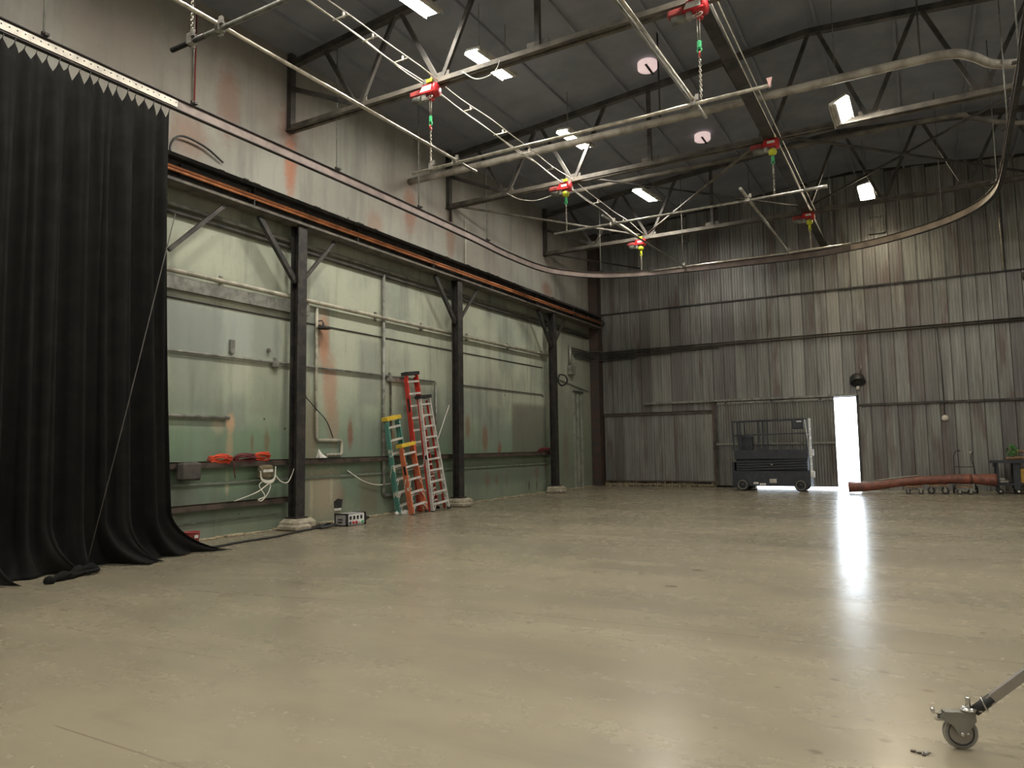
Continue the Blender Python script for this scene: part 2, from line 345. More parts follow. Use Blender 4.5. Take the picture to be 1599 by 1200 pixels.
# back wall sheets
PW = .40
def sheet_mesh(h, pw=PW, ribs=(0.0, .10, .19, .28)):
    prof = []
    for i, r in enumerate(ribs):
        d = .030 if i == 0 else .012; hw = .016 if i == 0 else .014
        prof += [(r, 0), (r+hw*.4, d), (r+hw*1.6, d), (r+hw*2, 0)]
    prof.append((pw-.016, 0))
    vs = []; fs = []
    for (px, d) in prof: vs += [(px, -d-.012, 0), (px, -d-.012, h)]
    for i in range(len(prof)-1): fs.append((2*i, 2*i+2, 2*i+3, 2*i+1))
    n = len(vs); vs += [(0, 0, 0), (pw-.016, 0, 0), (pw-.016, 0, h), (0, 0, h)]
    fs += [(n, n+3, n+2, n+1), (0, 1, n+3, n), (n-2, n+1, n+2, n-1)]
    return MB().add(vs, fs)
smc = {}
def sheet(x, y, z0, z1, parent, name='wall_sheet'):
    h = round(z1-z0, 3)
    if h not in smc:
        me = sheet_mesh(h).mesh('sheet'); me.materials.append(MATS['sheet_metal']); smc[h] = me
    o = bpy.data.objects.new(name, smc[h]); C.objects.link(o); o.parent = parent; o.location = V(x, y, z0)-wloc(parent); return o
SEAM = 6.84
x = -11.05; k = 0
while x < EX-.3:
    jit = random.uniform(-.012, .012)
    sheet(x, BY-.02+jit, SEAM, max(10.0, math.floor((min(roof(x), roof(x+PW))-.01)*10)/10), wall_back)
    z0 = 2.84 if (x < -6.7 or x > -1.95) else 3.2
    sheet(x, BY-.004+jit*.3, z0, SEAM-.02, wall_back)
    if x > -1.9: sheet(x, BY-.004, 0.0, 2.78, wall_back)
    x += PW; k += 1
# horizontal girts and lap strips on the back wall
def trim(name, a, bb, wd, ht, mat): return MB().bar(a, bb, wd, ht).build(name, mat, **STR)
trim('trim_1', (-11.1, BY-.07, SEAM), (EX, BY-.07, SEAM), .03, .05, 'black_steel')
trim('trim_2', (-9.34, BY-.15, 3.17), (-1.85, BY-.15, 3.17), .10, .07, 'grey_pipe')
trim('trim_3', (-1.75, BY-.10, 2.82), (EX, BY-.10, 2.82), .08, .07, 'dark_truss')
MB().box((-11.43, BY-.42, 0), (-11.06, BY-.01, 10.2)).build('trim_4', 'corner_steel', **STR)
# door jambs
MB().box((DX1-.02, BY-.06, 0), (DX1+.06, BY+.02, DZ+.05)).build('trim_5', 'dark_truss', **STR)
# sliding door beside the opening (fine corrugation, raised a little off the floor)
d1 = MB()
x0, x1, z0, z1 = -6.60, -2.57, .07, 3.20
vs = []; fs = []; n = int((x1-x0)/.0225)
for i in range(n+1):
    xx = x0+(x1-x0)*i/n; d = (.0, .022, .034, .022)[i % 4]
    vs += [(xx, BY-.10-d, z0), (xx, BY-.10-d, z1)]
for i in range(n): fs.append((2*i, 2*i+2, 2*i+3, 2*i+1))
d1.add(vs, fs); d1.box((x0, BY-.095, z0), (x1, BY-.06, z1))
door = d1.build('door_1', 'sheet_metal', origin=(x0, BY-.1, 0), **STR)
MB().bar((x0, BY-.155, 1.57), (x1, BY-.155, 1.57), .04, .07).build('middle_rail', 'grey_pipe', door)
MB().bar((x0, BY-.14, 3.06), (x1, BY-.14, 3.06), .04, .08).build('top_rail', 'grey_pipe', door)
MB().box((x0-.02, BY-.16, z0), (x0+.07, BY-.06, z1)).build('stile', 'dark_truss', door)
for hx in (-6.2, -4.6, -3.0): MB().box((hx-.05, BY-.19, 3.05), (hx+.05, BY-.15, 3.2)).build('roller_hanger', 'dark_truss', door)
# left sliding door of wide sheets
d2 = MB().box((-11.0, BY-.05, .2), (-6.64, BY-.03, 2.78)).build('door_2', 'plain_wall', origin=(-11.0, BY-.05, 0), **STR)
x = -11.0
while x < -6.9: sheet(x, BY-.06, .2, 2.74, d2, 'door_sheet'); x += PW
MB().bar((-11.0, BY-.12, 2.76), (-6.64, BY-.12, 2.76), .06, .06).build('top_rail', 'brown_rail', d2)
MB().bar((-11.0, BY-.12, .20), (-6.64, BY-.12, .20), .06, .05).build('bottom_rail', 'brown_rail', d2)
MB().box((-6.72, BY-.16, .05), (-6.63, BY-.05, 3.15)).build('stile', 'brown_rail', d2)
b = MB()
for i in range(46):
    xx = -11.0+i*.095; b.cbox((xx, BY-.03, .06+random.random()*.04), (.08, .05, .09+random.random()*.08))
b.build('baseboard_back', 'dirt_edge', **STR)
# rough mortar lip along the left wall
b = MB(); y = 6.0
while y < 26.4:
    d = random.uniform(.05, .16); h = random.uniform(.012, .045); b.rbox((WX+d/2, y+.11, h/2), (d, .26, h), .01); y += .2
b.build('baseboard_left', 'dirt_edge', **STR)

# ------------------------------------------------------------------ left wall steelwork
CX = -11.10
COLS = [10.69, 16.58, 22.55]
clab = ['black steel column beside the red and orange cable coils', 'black steel column just past the stepladders', 'black steel column by the grey junction box near the corner']
for y, lab in zip(COLS, clab):
    c = thing('steel_column', (CX, y, .22), lab, 'column', 'columns along the left wall')
    b = MB(); b.box((CX-.11, y-.12, .22), (CX-.085, y+.12, 6.25)); b.box((CX+.085, y-.12, .22), (CX+.11, y+.12, 6.25)); b.box((CX-.09, y-.012, .22), (CX+.09, y+.012, 6.25))
    b.build('shaft', 'black_steel', c)
    MB().box((CX-.16, y-.16, .22), (CX+.16, y+.16, .25)).build('base_plate', 'black_steel', c)
    MB().bar((CX, y-.10, 5.05), (CX, y-1.06, 6.18), .09, .10).build('brace', 'black_steel', c)
    MB().bar((CX, y+.10, 5.12), (CX, y+1.04, 6.18), .06, .07).build('brace', 'dark_truss', c)
    f = MB(); f.rbox((CX+.04, y, .11), (.56, .62, .22), .09); f.rbox((CX+.10, y-.15, .06), (.60, .42, .12), .05)
    o = f.build('column_footing', 'concrete', origin=(CX, y, 0)); o['label'] = 'rough concrete footing under the '+lab; o['category'] = 'footing'; o['group'] = 'column footings'
g = thing('crane_girder', (CX, 5.0, 6.24), 'long dark crane girder resting on the columns along the left wall', 'girder')
Y0, Y1 = 3.0, 26.75
MB().box((CX-.02, Y0, 6.3), (CX+.02, Y1, 6.72)).build('web', 'black_steel', g)
MB().box((CX-.17, Y0, 6.25), (CX+.17, Y1, 6.30)).build('bottom_flange', 'dusty_truss', g)
MB().box((CX-.17, Y0, 6.68), (CX+.15, Y1, 6.75)).build('top_flange', 'black_steel', g)
b = MB(); y = Y0
while y < Y1: b.cbox((CX-.02+random.uniform(-.05, .12), y, 6.765), (.08, random.uniform(.05, .2), .035)); y += .27
b.build('dust_clumps', 'dark_truss', g, kind='stuff')
y = Y0+.5
while y < Y1: MB().box((CX+.02, y-.01, 6.3), (CX+.14, y+.01, 6.7)).build('stiffener', 'black_steel', g); y += 2.95
MB().lathe((CX+.1, Y1, 6.48), (0, 1, 0), [(0, 0), (0, .13), (.12, .13), (.16, .09), (.16, 0)]).build('end_buffer', 'black_steel', g)
c = thing('conductor_bars', (CX+.12, Y0, 6.4), 'orange conductor bars clipped along the face of the crane girder', 'conductor bar')
for i, (dx, z) in enumerate(((.12, 6.45), (.14, 6.50))): MB().tube([(CX+dx, Y0, z), (CX+dx, Y1-.1, z)], .027, 6).build('bar', 'orange_bar', c)
y = Y0+.4
while y < Y1: MB().box((CX+.03, y-.015, 6.40), (CX+.10, y+.015, 6.62)).build('clip', 'black_steel', c); y += 1.48

def pipe(name, pts, r, mat, label, cat='pipe', n=8, group=None, clamps=()):
    b = MB().tube(pts, r, n)
    if not clamps:
        o = b.build(name, mat, origin=pts[0]); o['label'] = label; o['category'] = cat
        if group: o['group'] = group
        return o
    o = thing(name, pts[0], label, cat, group); b.build('tube', mat, o)
    for p in clamps: MB().cbox(p, (.05, .06, .22)).build('clamp', 'galv', o)
    return o
PX = WX+.06
pipe('wall_pipe', [(PX+.02, 4, 5.99), (PX+.02, 26.3, 5.99)], .045, 'grey_pipe', 'upper grey pipe under the crane girder', group='pipes under the girder')
pipe('wall_pipe', [(PX, 4, 5.86), (PX, 26.3, 5.86)], .04, 'dark_truss', 'dark lower pipe under the crane girder', group='pipes under the girder')
pipe('sprinkler_pipe', [(PX+.06, 4, 4.80), (PX+.06, 22.7, 4.78)], .048, 'pale_pipe', 'thick pale pipe with clips running past the columns at mid wall', clamps=[(PX, y, 4.79) for y in (6.5, 9.0, 11.2, 13.45, 15.3, 17.5, 19.9, 22.2)])
o = MB().box((WX+.005, 4, 4.47), (WX+.10, 11.25, 4.70)).build('cable_trunking', 'grey_pipe', origin=(WX, 4, 4.5)); o['label'] = 'flat grey trunking box ending past the first column'; o['category'] = 'trunking'
pipe('cable_line', [(WX+.02, 4, 4.33), (WX+.02, 22.4, 4.33)], .013, 'black_steel', 'thin black line along the wall under the thick pale pipe', 'cable', 6)
pipe('conduit_run', [(WX+.05, 4, 3.38), (WX+.05, 15.9, 3.38)], .026, 'grey_pipe', 'grey conduit along the wall with a small box by the first column', 'conduit', 8, clamps=[(WX+.06, y, 3.36) for y in (6.8, 10.35, 14.0)])
pipe('wall_cable', [(WX+.03, 16.8, 3.38), (WX+.03, 22.3, 3.38), (WX+.03, 22.4, 3.3)], .016, 'black_steel', 'black cable along the wall between the two far columns', 'cable', 6)
pipe('drop_pipe', smooth_path([(PX, 11.5, 4.7), (PX, 11.5, 3.2)], 2)+[(PX, 11.52, 1.85), (PX, 11.56, 1.80), (PX, 12.26, 1.80), (PX, 12.30, 1.76), (PX, 12.30, 1.52), (PX, 12.26, 1.48), (PX, 11.8, 1.48)], .035, 'pale_pipe', 'pale drop pipe ending in a square hook beside the first column')
pipe('drop_pipe', [(PX, 13.76, 5.9), (PX, 13.76, .52), (PX, 13.82, .46), (PX, 14.5, .46)], .045, 'grey_pipe', 'tall grey drop pipe turning at floor behind the teal stepladder')
pipe('drop_pipe', [(PX, 13.95, 3.38), (PX, 14.04, 3.36), (PX, 14.04, 1.45)], .03, 'grey_pipe', 'short grey drop pipe above the teal stepladder')
pipe('drop_pipe', [(PX, 15.95, 3.36), (PX, 15.95, 1.40)], .028, 'grey_pipe', 'short grey drop pipe between the tall ladders and the column')
pipe('drain_stub', [(WX+.06, 7, 2.24), (WX+.06, 9.25, 2.22)], .035, 'grey_pipe', 'grey pipe stub ending over a rust run near the black curtain')
b = MB().box((WX, 13.9, 3.26), (WX+.07, 14.75, 3.36)); 
o = b.build('ladder_bracket', 'galv', origin=(WX, 14.3, 3.3)); o['label'] = 'grey wall bracket behind the top of the red ladder'; o['category'] = 'bracket'
# rails at hand height and low
for nm, z, ya, yb, lab in (('guard_rail', 1.36, 4, 23.0, 'brown steel guard rail along the left wall holding the cable coils'), ('guard_rail', .60, 4, 10.7, 'lower brown guard rail under the white cable box')):
    r = thing(nm, (CX-.1, ya, z), lab, 'rail', 'rails on the left wall')
    MB().box((CX-.215, ya, z-.06), (CX-.20, yb, z+.05)).build('upright_leg', 'brown_rail', r); MB().box((CX-.30, ya, z+.035), (CX-.20, yb, z+.055)).build('flat_leg', 'brown_rail', r)
    y = ya+.6
    while y < yb: MB().box((WX, y-.03, z-.03), (CX-.215, y+.03, z+.03)).build('standoff', 'brown_rail', r); y += 2.4
ld = MB().box((WX+.002, 4, .98), (WX+.03, 22.9, 1.03)).build('shadow_ledge', 'shadow_ledge_paint', origin=(WX, 4, 1)); ld['label'] = 'thin painted ledge standing for the shadow line below the guard rail'; ld['category'] = 'ledge'  # thin strip built where the rail's shadow line runs along the wall
ld = MB().box((WX+.002, 4, .30), (WX+.025, 10.5, .33)).build('shadow_ledge', 'shadow_ledge_paint', origin=(WX, 4, .3)); ld['label'] = 'low painted ledge standing for the shadow line under the lower guard rail'; ld['category'] = 'ledge'  # second strip, drawn for the shadow line lower down
gb = MB().bar((CX, 7.70, 5.06), (CX, 8.83, 6.18), .06, .07).build('girder_brace', 'dark_truss', origin=(CX, 7.55, 5.27)); gb['label'] = 'slanting girder brace emerging from behind the curtain edge'; gb['category'] = 'brace'
# wall boxes
def walltag(o, lab, cat, group=None):
    o['label'] = lab; o['category'] = cat
    if group: o['group'] = group
    return o
walltag(MB().box((WX, 9.26, 3.46), (WX+.06, 9.36, 3.72)).build('switch_box', 'grey_pipe', origin=(WX, 9.3, 3.46)), 'slim grey switch box above the conduit', 'switch')
walltag(MB().rbox((WX+.06, 10.35, 3.34), (.1, .16, .12), .02).build('conduit_box', 'grey_pipe', origin=(WX, 10.35, 3.3)), 'small conduit box beside the first column', 'box')
walltag(MB().cbox((WX+.05, 10.2, 3.62), (.07, .06, .06)).build('bolt_head', 'galv', origin=(WX, 10.2, 3.6)), 'small pale bolt above the conduit box', 'bolt')
l = thing('gooseneck_lamp', (WX, 11.56, 4.4), 'small black shade lamp on the wall by the pale drop pipe', 'lamp')
MB().tube([(WX, 11.6, 4.42), (WX+.12, 11.6, 4.42), (WX+.16, 11.6, 4.36)], .012, 6).build('arm', 'black_steel', l)
MB().lathe((WX+.16, 11.6, 4.37), (0, 0, -1), [(0, .02), (.05, .03), (.09, .07), (.13, .17), (.135, .17), (.10, .06)]).build('shade', 'black_steel', l)
walltag(MB().lathe((WX, 11.15, 2.72), (1, 0, 0), [(0, .06), (.06, .07), (.09, .05), (.09, 0)]).build('wall_socket', 'black_plastic', origin=(WX, 11.15, 2.7)), 'round black socket just past the first column', 'socket')
pipe('plug_lead', smooth_path([(WX+.08, 11.2, 2.7), (WX+.1, 11.5, 2.45), (WX+.05, 11.85, 2.2), (WX+.04, 12.05, 1.85)]), .011, 'black_plastic', 'thin black lead hanging from the round socket', 'cable', 6)
walltag(MB().add([(WX+.12, 11.45, 1.42), (WX+.24, 11.45, 1.42), (WX+.24, 11.68, 1.42), (WX+.12, 11.66, 1.42), (WX+.17, 11.48, 1.62), (WX+.18, 11.58, 1.50)], [(3, 2, 1, 0), (0, 1, 4), (1, 2, 5, 4), (2, 3, 5), (3, 0, 4, 5)]).build('rag', 'white_cloth', origin=(WX+.2, 11.6, 1.42)), 'crumpled pale rag standing on the guard rail past the first column', 'rag')
h = thing('wall_hole_cover', (WX, 12.27, .3), 'small black broken wall plate above the silver power box', 'plate')
MB().add([(WX+.012, 12.14, .30), (WX+.012, 12.36, .28), (WX+.012, 12.40, .47), (WX+.012, 12.25, .50), (WX+.012, 12.13, .44), (WX+.0, 12.14, .30), (WX+.0, 12.36, .28), (WX+.0, 12.40, .47), (WX+.0, 12.25, .50), (WX+.0, 12.13, .44)], [(0, 1, 2, 3, 4), (0, 5, 6, 1), (1, 6, 7, 2), (2, 7, 8, 3), (3, 8, 9, 4), (4, 9, 5, 0)]).build('plate', 'black_plastic', h)
MB().box((WX, 12.14, .24), (WX+.03, 12.33, .285)).build('lip', 'white_cloth', h)
# far end of the left wall
e = thing('junction_box', (WX, 24.6, 4.35), 'grey junction box with a riser near the far corner', 'box')
MB().rbox((WX+.09, 24.65, 4.43), (.18, .42, .34), .02).build('enclosure', 'grey_pipe', e)
MB().tube([(WX+.07, 24.6, 4.6), (WX+.07, 24.6, 5.35)], .06, 8).build('riser', 'galv', e)
for i, z in enumerate((5.30, 5.22, 5.14, 5.06, 4.98)):
    xe = (EX-.1, 5.0, -6.4, -8.2, -9.6)[i]
    pipe('conduit', [(WX+.06, 24.7+.1*i, z), (WX+.06, BY-.52, z), (WX+.2, BY-.5+.02*i, z), (-11.0, BY-.45, z), (-10.9, BY-.13, z), (xe, BY-.13, z+.02)], .028, 'dark_truss', ('topmost', 'second', 'middle', 'fourth', 'lowest')[i]+' dark conduit of the parallel bank on the end wall', 'conduit', 6, 'conduit bank on the end wall')
cs = thing('wall_channel', (WX, 24.95, 0), 'pale vertical channels standing on the wall by the far corner', 'channel')
for y in (24.98, 25.3, 25.65): MB().box((WX, y-.05, .02), (WX+.06, y+.05, 3.62)).build('channel', 'pale_sheet', cs)
MB().box((WX, 24.9, 3.6), (WX+.08, 25.72, 3.68)).build('head', 'dark_truss', cs)
MB().box((WX, 25.03, .02), (WX+.02, 25.6, 3.6)).build('sheet', 'pale_sheet', cs)
walltag(MB().tube(smooth_path([(CX+.12, 22.8, 4.1), (CX+.3, 22.9, 4.05), (CX+.3, 23.05, 3.85), (CX+.12, 23.0, 3.72), (CX+.08, 22.8, 3.85), (CX+.12, 22.8, 4.1)]), .03, 6).build('cable_loop', 'black_plastic', origin=(CX, 22.8, 3.8)), 'black cable loop hung on the far column', 'cable')
pipe('sagging_cable', [(WX+.03, 23.2, 4.05), (WX+.03, 26.3, 3.72)], .014, 'black_steel', 'black cable sloping down to the far corner', 'cable', 6)

# ------------------------------------------------------------------ things on the rails
def coil(name, y0, y1, z, mat, label, group, loops=9):
    b = MB(); yc = (y0+y1)/2; L = (y1-y0)/2; pts = []
    n = loops*18
    for i in range(n):
        a = 2*math.pi*i/18; k = i/n
        rl = L*(.82+.18*math.sin(i*.37)); rz = .055+.03*math.sin(i*.23+1)
        pts.append((CX-.20+.07*math.sin(a*1.0+.6)*(.5+.5*math.sin(i*.11)), yc+rl*math.cos(a), z+.045+rz*math.sin(a)-.05*(math.cos(a)**2)*math.sin(i*.05)+.02*math.sin(k*9)))
    o = b.tube(pts, .013, 5).build(name, mat, origin=(CX-.11, yc, z)); walltag(o, label, 'cable', group); return o
coil('cable_coil', 8.75, 9.24, 1.40, 'orange_cable', 'bright orange cable coil on the rail above the rust run', 'cable coils on the rail', 12)
coil('cable_coil', 9.26, 9.80, 1.40, 'maroon_cable', 'dark maroon cable coil between two orange coils on the rail', 'cable coils on the rail', 8)
coil('cable_coil', 9.76, 10.14, 1.43, 'orange_cable', 'small flat orange coil lying above the khaki box', 'cable coils on the rail', 6)
coil('cable_coil', 21.6, 23.0, 1.40, 'maroon_cable', 'long dark red cable coil on the rail by the far column', None, 8)
pipe('orange_plug_lead', [(CX-.18, 9.22, 1.44), (CX-.14, 9.26, 1.38), (CX-.14, 9.27, 1.2), (CX-.15, 9.3, 1.08)], .012, 'maroon_cable', 'short lead with pale plug hanging under the orange coil', 'cable', 6)
CX_ = CX; CX = CX-.09
k = thing('cable_box', (CX-.03, 9.98, 1.02), 'khaki box wrapped in white cable hanging from the rail', 'box')
MB().rbox((CX-.03, 9.99, 1.18), (.13, .36, .27), .05).build('case', 'khaki_box', k)
MB().cbox((CX+.04, 9.99, 1.20), (.012, .24, .05)).build('label_plate', 'white_cloth', k)
MB().torus((CX+.04, 9.8, 1.24), (0, 1, .2), .05, .01, 10, 5).build('hook', 'galv', k)
b = MB()
for i in range(3): b.tube(smooth_path([(CX+.05, 9.80, 1.2-.01*i), (CX+.06, 9.82, 1.06-.015*i), (CX+.06, 9.98, 1.0-.02*i), (CX+.06, 10.13, 1.05-.015*i), (CX+.05, 10.17, 1.28)]), .014, 6)
b.build('wrapped_cable', 'white_cable', k)
pipe('white_cable', smooth_path([(CX+.05, 9.85, 1.0), (CX+.06, 9.76, .92), (CX+.06, 9.9, .72), (CX+.05, 9.75, .66), (CX+.05, 9.85, .64), (CX+.06, 10.0, .8), (CX+.05, 10.02, .95), (CX+.06, 9.7, .8), (CX-.05, 9.28, .66)]), .011, 'white_cable', 'white cable looping down to the lower rail', 'cable', 6)
pipe('white_cable', smooth_path([(CX+.05, 10.17, 1.1), (CX+.06, 10.3, .98), (CX+.05, 10.48, .95), (CX+.05, 10.6, 1.1), (CX+.04, 10.66, 1.22)]), .011, 'white_cable', 'white cable from the khaki box to the first column', 'cable', 6)
pipe('white_cable', smooth_path([(WX+.05, 12.5, 1.12), (WX+.07, 13.0, .86), (WX+.07, 13.5, .74), (WX+.07, 14.0, .74)]), .012, 'white_cable', 'white cable drooping across the wall to the teal stepladder', 'cable', 6)
p = MB().rbox((CX-.02, 8.28, 1.25), (.16, .46, .33), .06).build('padded_case', 'box_grey', origin=(CX, 8.3, 1.06)); walltag(p, 'dull grey padded case hanging on the rail at the curtain edge', 'case')
CX = CX_
pipe('tie_rope', [(CX-.1, 16.3, 2.75), (CX-.05, 15.7, 1.85), (CX-.02, 15.5, 1.7)], .012, 'white_cable', 'pale rope slanting from the second column to the aluminium ladder', 'rope', 6)

# ------------------------------------------------------------------ floor things on the left
z = thing('power_box', (-10.72, 11.75, 0), 'silver power distribution box with sockets on the floor', 'power box')
X0, X1, Ya, Yb, H = -10.78, -10.46, 11.46, 12.04, .25
MB().box((X0, Ya, .01), (X1, Yb, H)).build('case', 'silver_case', z)
for yy in (Ya, Yb-.035):
    b = MB(); b.box((X0-.01, yy-.01, 0), (X1+.012, yy+.04, .025)); b.box((X0-.01, yy-.01, H-.015), (X1+.012, yy+.04, H+.01)); b.box((X1-.02, yy-.01, 0), (X1+.012, yy+.04, H)); b.box((X0-.01, yy-.01, 0), (X0+.02, yy+.04, H))
    b.build('corner_frame', 'black_plastic', z)
f = MB().box((X1, Ya+.05, .03), (X1+.006, Yb-.05, H-.02)).build('socket_panel', 'socket_face', z)
for i in range(4): MB().box((X1+.006, Ya+.08+i*.11, .13), (X1+.016, Ya+.135+i*.11, .205)).build('breaker', 'black_plastic', f)
for i, mt in enumerate(('blue_dark', 'red_paint', 'red_paint', 'white_cloth', 'green_paint')): MB().lathe((X1+.006, Ya+.10+i*.092, .065), (1, 0, 0), [(0, .032), (.016, .032), (.016, 0)]).build('socket', mt, f)
for zz in (.14, .08): MB().box((X0+.09, Ya-.018, zz-.010), (X0+.21, Ya-.008, zz+.012)).build('slot_handle', 'black_plastic', z)
MB().lathe((X1-.1, Yb, .12), (0, 1, 0), [(0, .06), (.12, .06), (.14, .03), (.22, .03)]).build('side_plug', 'black_plastic', z)
pipe('floor_cable', smooth_path([(-10.7, 11.42, .03), (-10.78, 11.1, .02), (-10.62, 10.3, .02), (-10.42, 9.5, .02), (-10.40, 8.8, .02), (-10.28, 8.1, .02), (-10.25, 7.6, .02)]), .022, 'black_plastic', 'black floor cable running from the power box to the curtain', 'cable', 6)
b = MB(); 
for i in range(4): b.tube(smooth_path([(-10.9+.06*i, 11.36, .05), (-10.98+.1*i, 11.1, .03+.02*i), (-10.7+.03*i, 10.9, .03), (-10.85+.1*i, 11.25, .06)]), .02, 6)
walltag(b.build('cable_heap', 'black_plastic', origin=(-10.8, 11.1, 0)), 'heap of black cable at the end of the power box', 'cable')
b = MB().lathe((-10.72, 7.98, 0), (0, 0, 1), [(0, 0), (0, .12), (.25, .145), (.26, .145), (.25, .13), (.05, .11), (.05, 0)], 20)
rb = thing('bucket', (-10.72, 7.98, 0), 'dull red bucket half hidden behind the curtain hem', 'bucket'); b.build('pail', 'red_dull', rb)
MB().torus((-10.72, 7.98, .255), (0, 0, 1), .145, .01, 20, 5).build('rim', 'red_dull', rb); MB().cbox((-10.575, 7.98, .19), (.01, .07, .05)).build('sticker', 'white_cloth', rb)
b = MB()
for (x, y, s_) in [(-11.15, 14.05, .11), (-11.05, 14.18, .12), (-11.2, 14.2, .09), (-11.0, 14.32, .1)]: b.lathe((x, y, 0), (0, 0, 1), [(0, s_), (.03, s_*1.15), (.07, s_*.8), (.10, s_*.3), (.105, 0)], 9)
walltag(b.build('dust_sheet', 'white_cloth', origin=(-11.1, 14.1, 0)), 'crumpled white cloth at the foot of the teal stepladder', 'cloth')

# ------------------------------------------------------------------ stepladders
def ladder(label, F, T, wb, wt, n, rail, step, capm, rear=None, paint=None, group='folded stepladders leaning on the left wall', wv=(.12, 1, 0)):
    F, T = V(F), V(T); u = (T-F); L = u.length; u.normalize()
    wv = V(wv).normalized(); wv = (wv-u*wv.dot(u)).normalized(); nn = wv.cross(u)
    if nn.x < 0: nn = -nn
    root = thing('stepladder', F, label, 'ladder', group)
    P = lambda s, q, d=0: F+u*s+wv*q+nn*d
    wid = lambda s: wb+(wt-wb)*s/L
    for sg in (-1, 1):
        b = MB(); a0, a1 = P(.03, sg*wb/2), P(L-.03, sg*wt/2)
        b.bar(a0, a1, .016, .085, nn); 
        d = (a1-a0).normalized()
        for e_ in (-1, 1): b.bar(a0+nn*.038*e_-wv*sg*.014, a1+nn*.038*e_-wv*sg*.014, .04, .010, nn)
        r = b.build('rail', rail, root)
        MB().bar(P(0, sg*wb/2), P(.06, sg*(wb/2-.003)), .05, .10, nn).build('foot', 'rubber', root)
        b = MB(); b.bar(P(.02, sg*wb*.46, -.12), P(L-.12, sg*wt*.44, -.08), .022, .05, nn); b.build('rear_rail', rear or rail, root)
    ps = L/(n+.55)
    for i in range(1, n+1):
        s_ = ps*i-.05; hw = wid(s_)/2
        b = MB(); b.hull(P(s_, 0), wv*(hw*2-.01), nn*.09, u*.012); b.hull(P(s_-.018, 0, .043), wv*(hw*2-.01), nn*.008, u*.045)
        b.build('step', step, root)
        if i <= 3:
            for sg in (-1, 1): MB().bar(P(s_-.015, sg*hw*.55, .04), P(s_-.20, sg*wid(s_-.2)/2, .04), .022, .006, nn).build('step_brace', step, root)
    for i in range(1, n, 2):
        s_ = ps*(i+.5); MB().bar(P(s_, -wid(s_)*.45, -.115), P(s_, wid(s_)*.45, -.115), .02, .03, nn).build('rear_bar', step, root)
    for sg in (-1, 1): MB().bar(P(L*.52, sg*(wid(L*.52)/2+.012), -.01), P(L*.40, sg*(wid(L*.40)/2+.01), -.12), .008, .025, nn).build('spreader', step, root)
    b = MB(); b.hull(P(L, 0, -.03), wv*(wt+.07), nn*.20, u*.035); b.hull(P(L-.035, 0, .066), wv*(wt+.07), nn*.012, u*.07); b.hull(P(L-.035, 0, -.126), wv*(wt+.07), nn*.012, u*.07)
    for sg in (-1, 1): b.hull(P(L-.035, sg*(wt/2+.03), -.03), wv*.012, nn*.2, u*.07)
    b.build('top_cap', capm, root)
    if paint:
        for (s0, s1, mt) in paint: MB().bar(P(s0, -wid((s0+s1)/2)/2-.010, .0), P(s1, -wid((s0+s1)/2)/2-.010+.0, .0), .006, .07, nn).build('sticker', mt, root)
    return root
ladder('tall red fibreglass stepladder with a black cap behind the aluminium one', (-10.98, 15.08, 0), (-11.24, 14.66, 3.52), .62, .40, 11, 'red_fibre', 'aluminium', 'black_plastic', paint=[(2.55, 2.9, 'black_plastic')])
ladder('aluminium stepladder with a black cap in front of the red one', (-10.72, 15.20, 0), (-11.03, 14.92, 2.93), .62, .36, 10, 'aluminium', 'aluminium', 'black_plastic', rear='red_fibre', paint=[(1.35, 1.45, 'black_plastic')])
ladder('teal stepladder splashed with white paint under a yellow cap', (-11.06, 14.25, 0), (-11.16, 13.80, 2.36), .52, .40, 7, 'teal_fibre', 'aluminium', 'yellow_plastic')
ladder('short orange stepladder with a yellow cap leaning before the teal one', (-10.70, 14.30, 0), (-10.92, 14.06, 1.71), .50, .42, 5, 'orange_fibre', 'aluminium', 'yellow_plastic', paint=[(1.0, 1.22, 'black_plastic'), (.62, .70, 'white_cloth')])

# ------------------------------------------------------------------ curtain and its track
TZ = 7.2
tp = [(-10.2, -2), (-10.2, 4.6), (-10.2, 7.1), (-10.17, 10.0), (-10.16, 13.2), (-10.2, 16.0), (-10.28, 18.0), (-10.18, 19.9), (-9.75, 21.0), (-8.95, 21.9), (-7.8, 22.4), (-6.4, 22.65), (-3.1, 22.95), (-1.5, 22.72), (-.32, 22.2), (.75, 21.35), (1.42, 20.35), (1.74, 19.15), (1.76, 17.6), (1.68, 15.5), (1.6, 13.0), (1.5, 10), (1.4, -2)]
path = smooth_path([(x, y, TZ) for x, y in tp], 8)
tr = thing('curtain_track', (-10.2, 4, TZ), 'long curved curtain track hung around the studio', 'curtain track')
def ribbon(path, wd, h, dz, mat, name, rng=None):
    pts = path if rng is None else path[rng[0]:rng[1]]
    b = MB(); vs = []; fs = []
    for i, p in enumerate(pts):
        a = pts[max(i-1, 0)]; c_ = pts[min(i+1, len(pts)-1)]; d = (c_-a).normalized(); nrm = V(-d.y, d.x, 0)
        for sx, sz in ((-1, -1), (1, -1), (1, 1), (-1, 1)): vs.append(p+nrm*(sx*wd/2)+V(0, 0, dz+sz*h/2))
    for i in range(len(pts)-1):
        for k in range(4): l = (k+1) % 4; fs.append((i*4+k, i*4+l, (i+1)*4+l, (i+1)*4+k))
    fs += [(0, 1, 2, 3), tuple(4*(len(pts)-1)+k for k in (3, 2, 1, 0))]
    return b.add(vs, fs).build(name, mat, tr)
iR = next(i for i, p in enumerate(path) if p.x > -1.6 and p.y > 20)
ribbon(path, .012, .17, 0, 'track_web', 'web', (0, iR+1)); ribbon(path, .012, .17, 0, 'track_tan', 'web', (iR, len(path)))
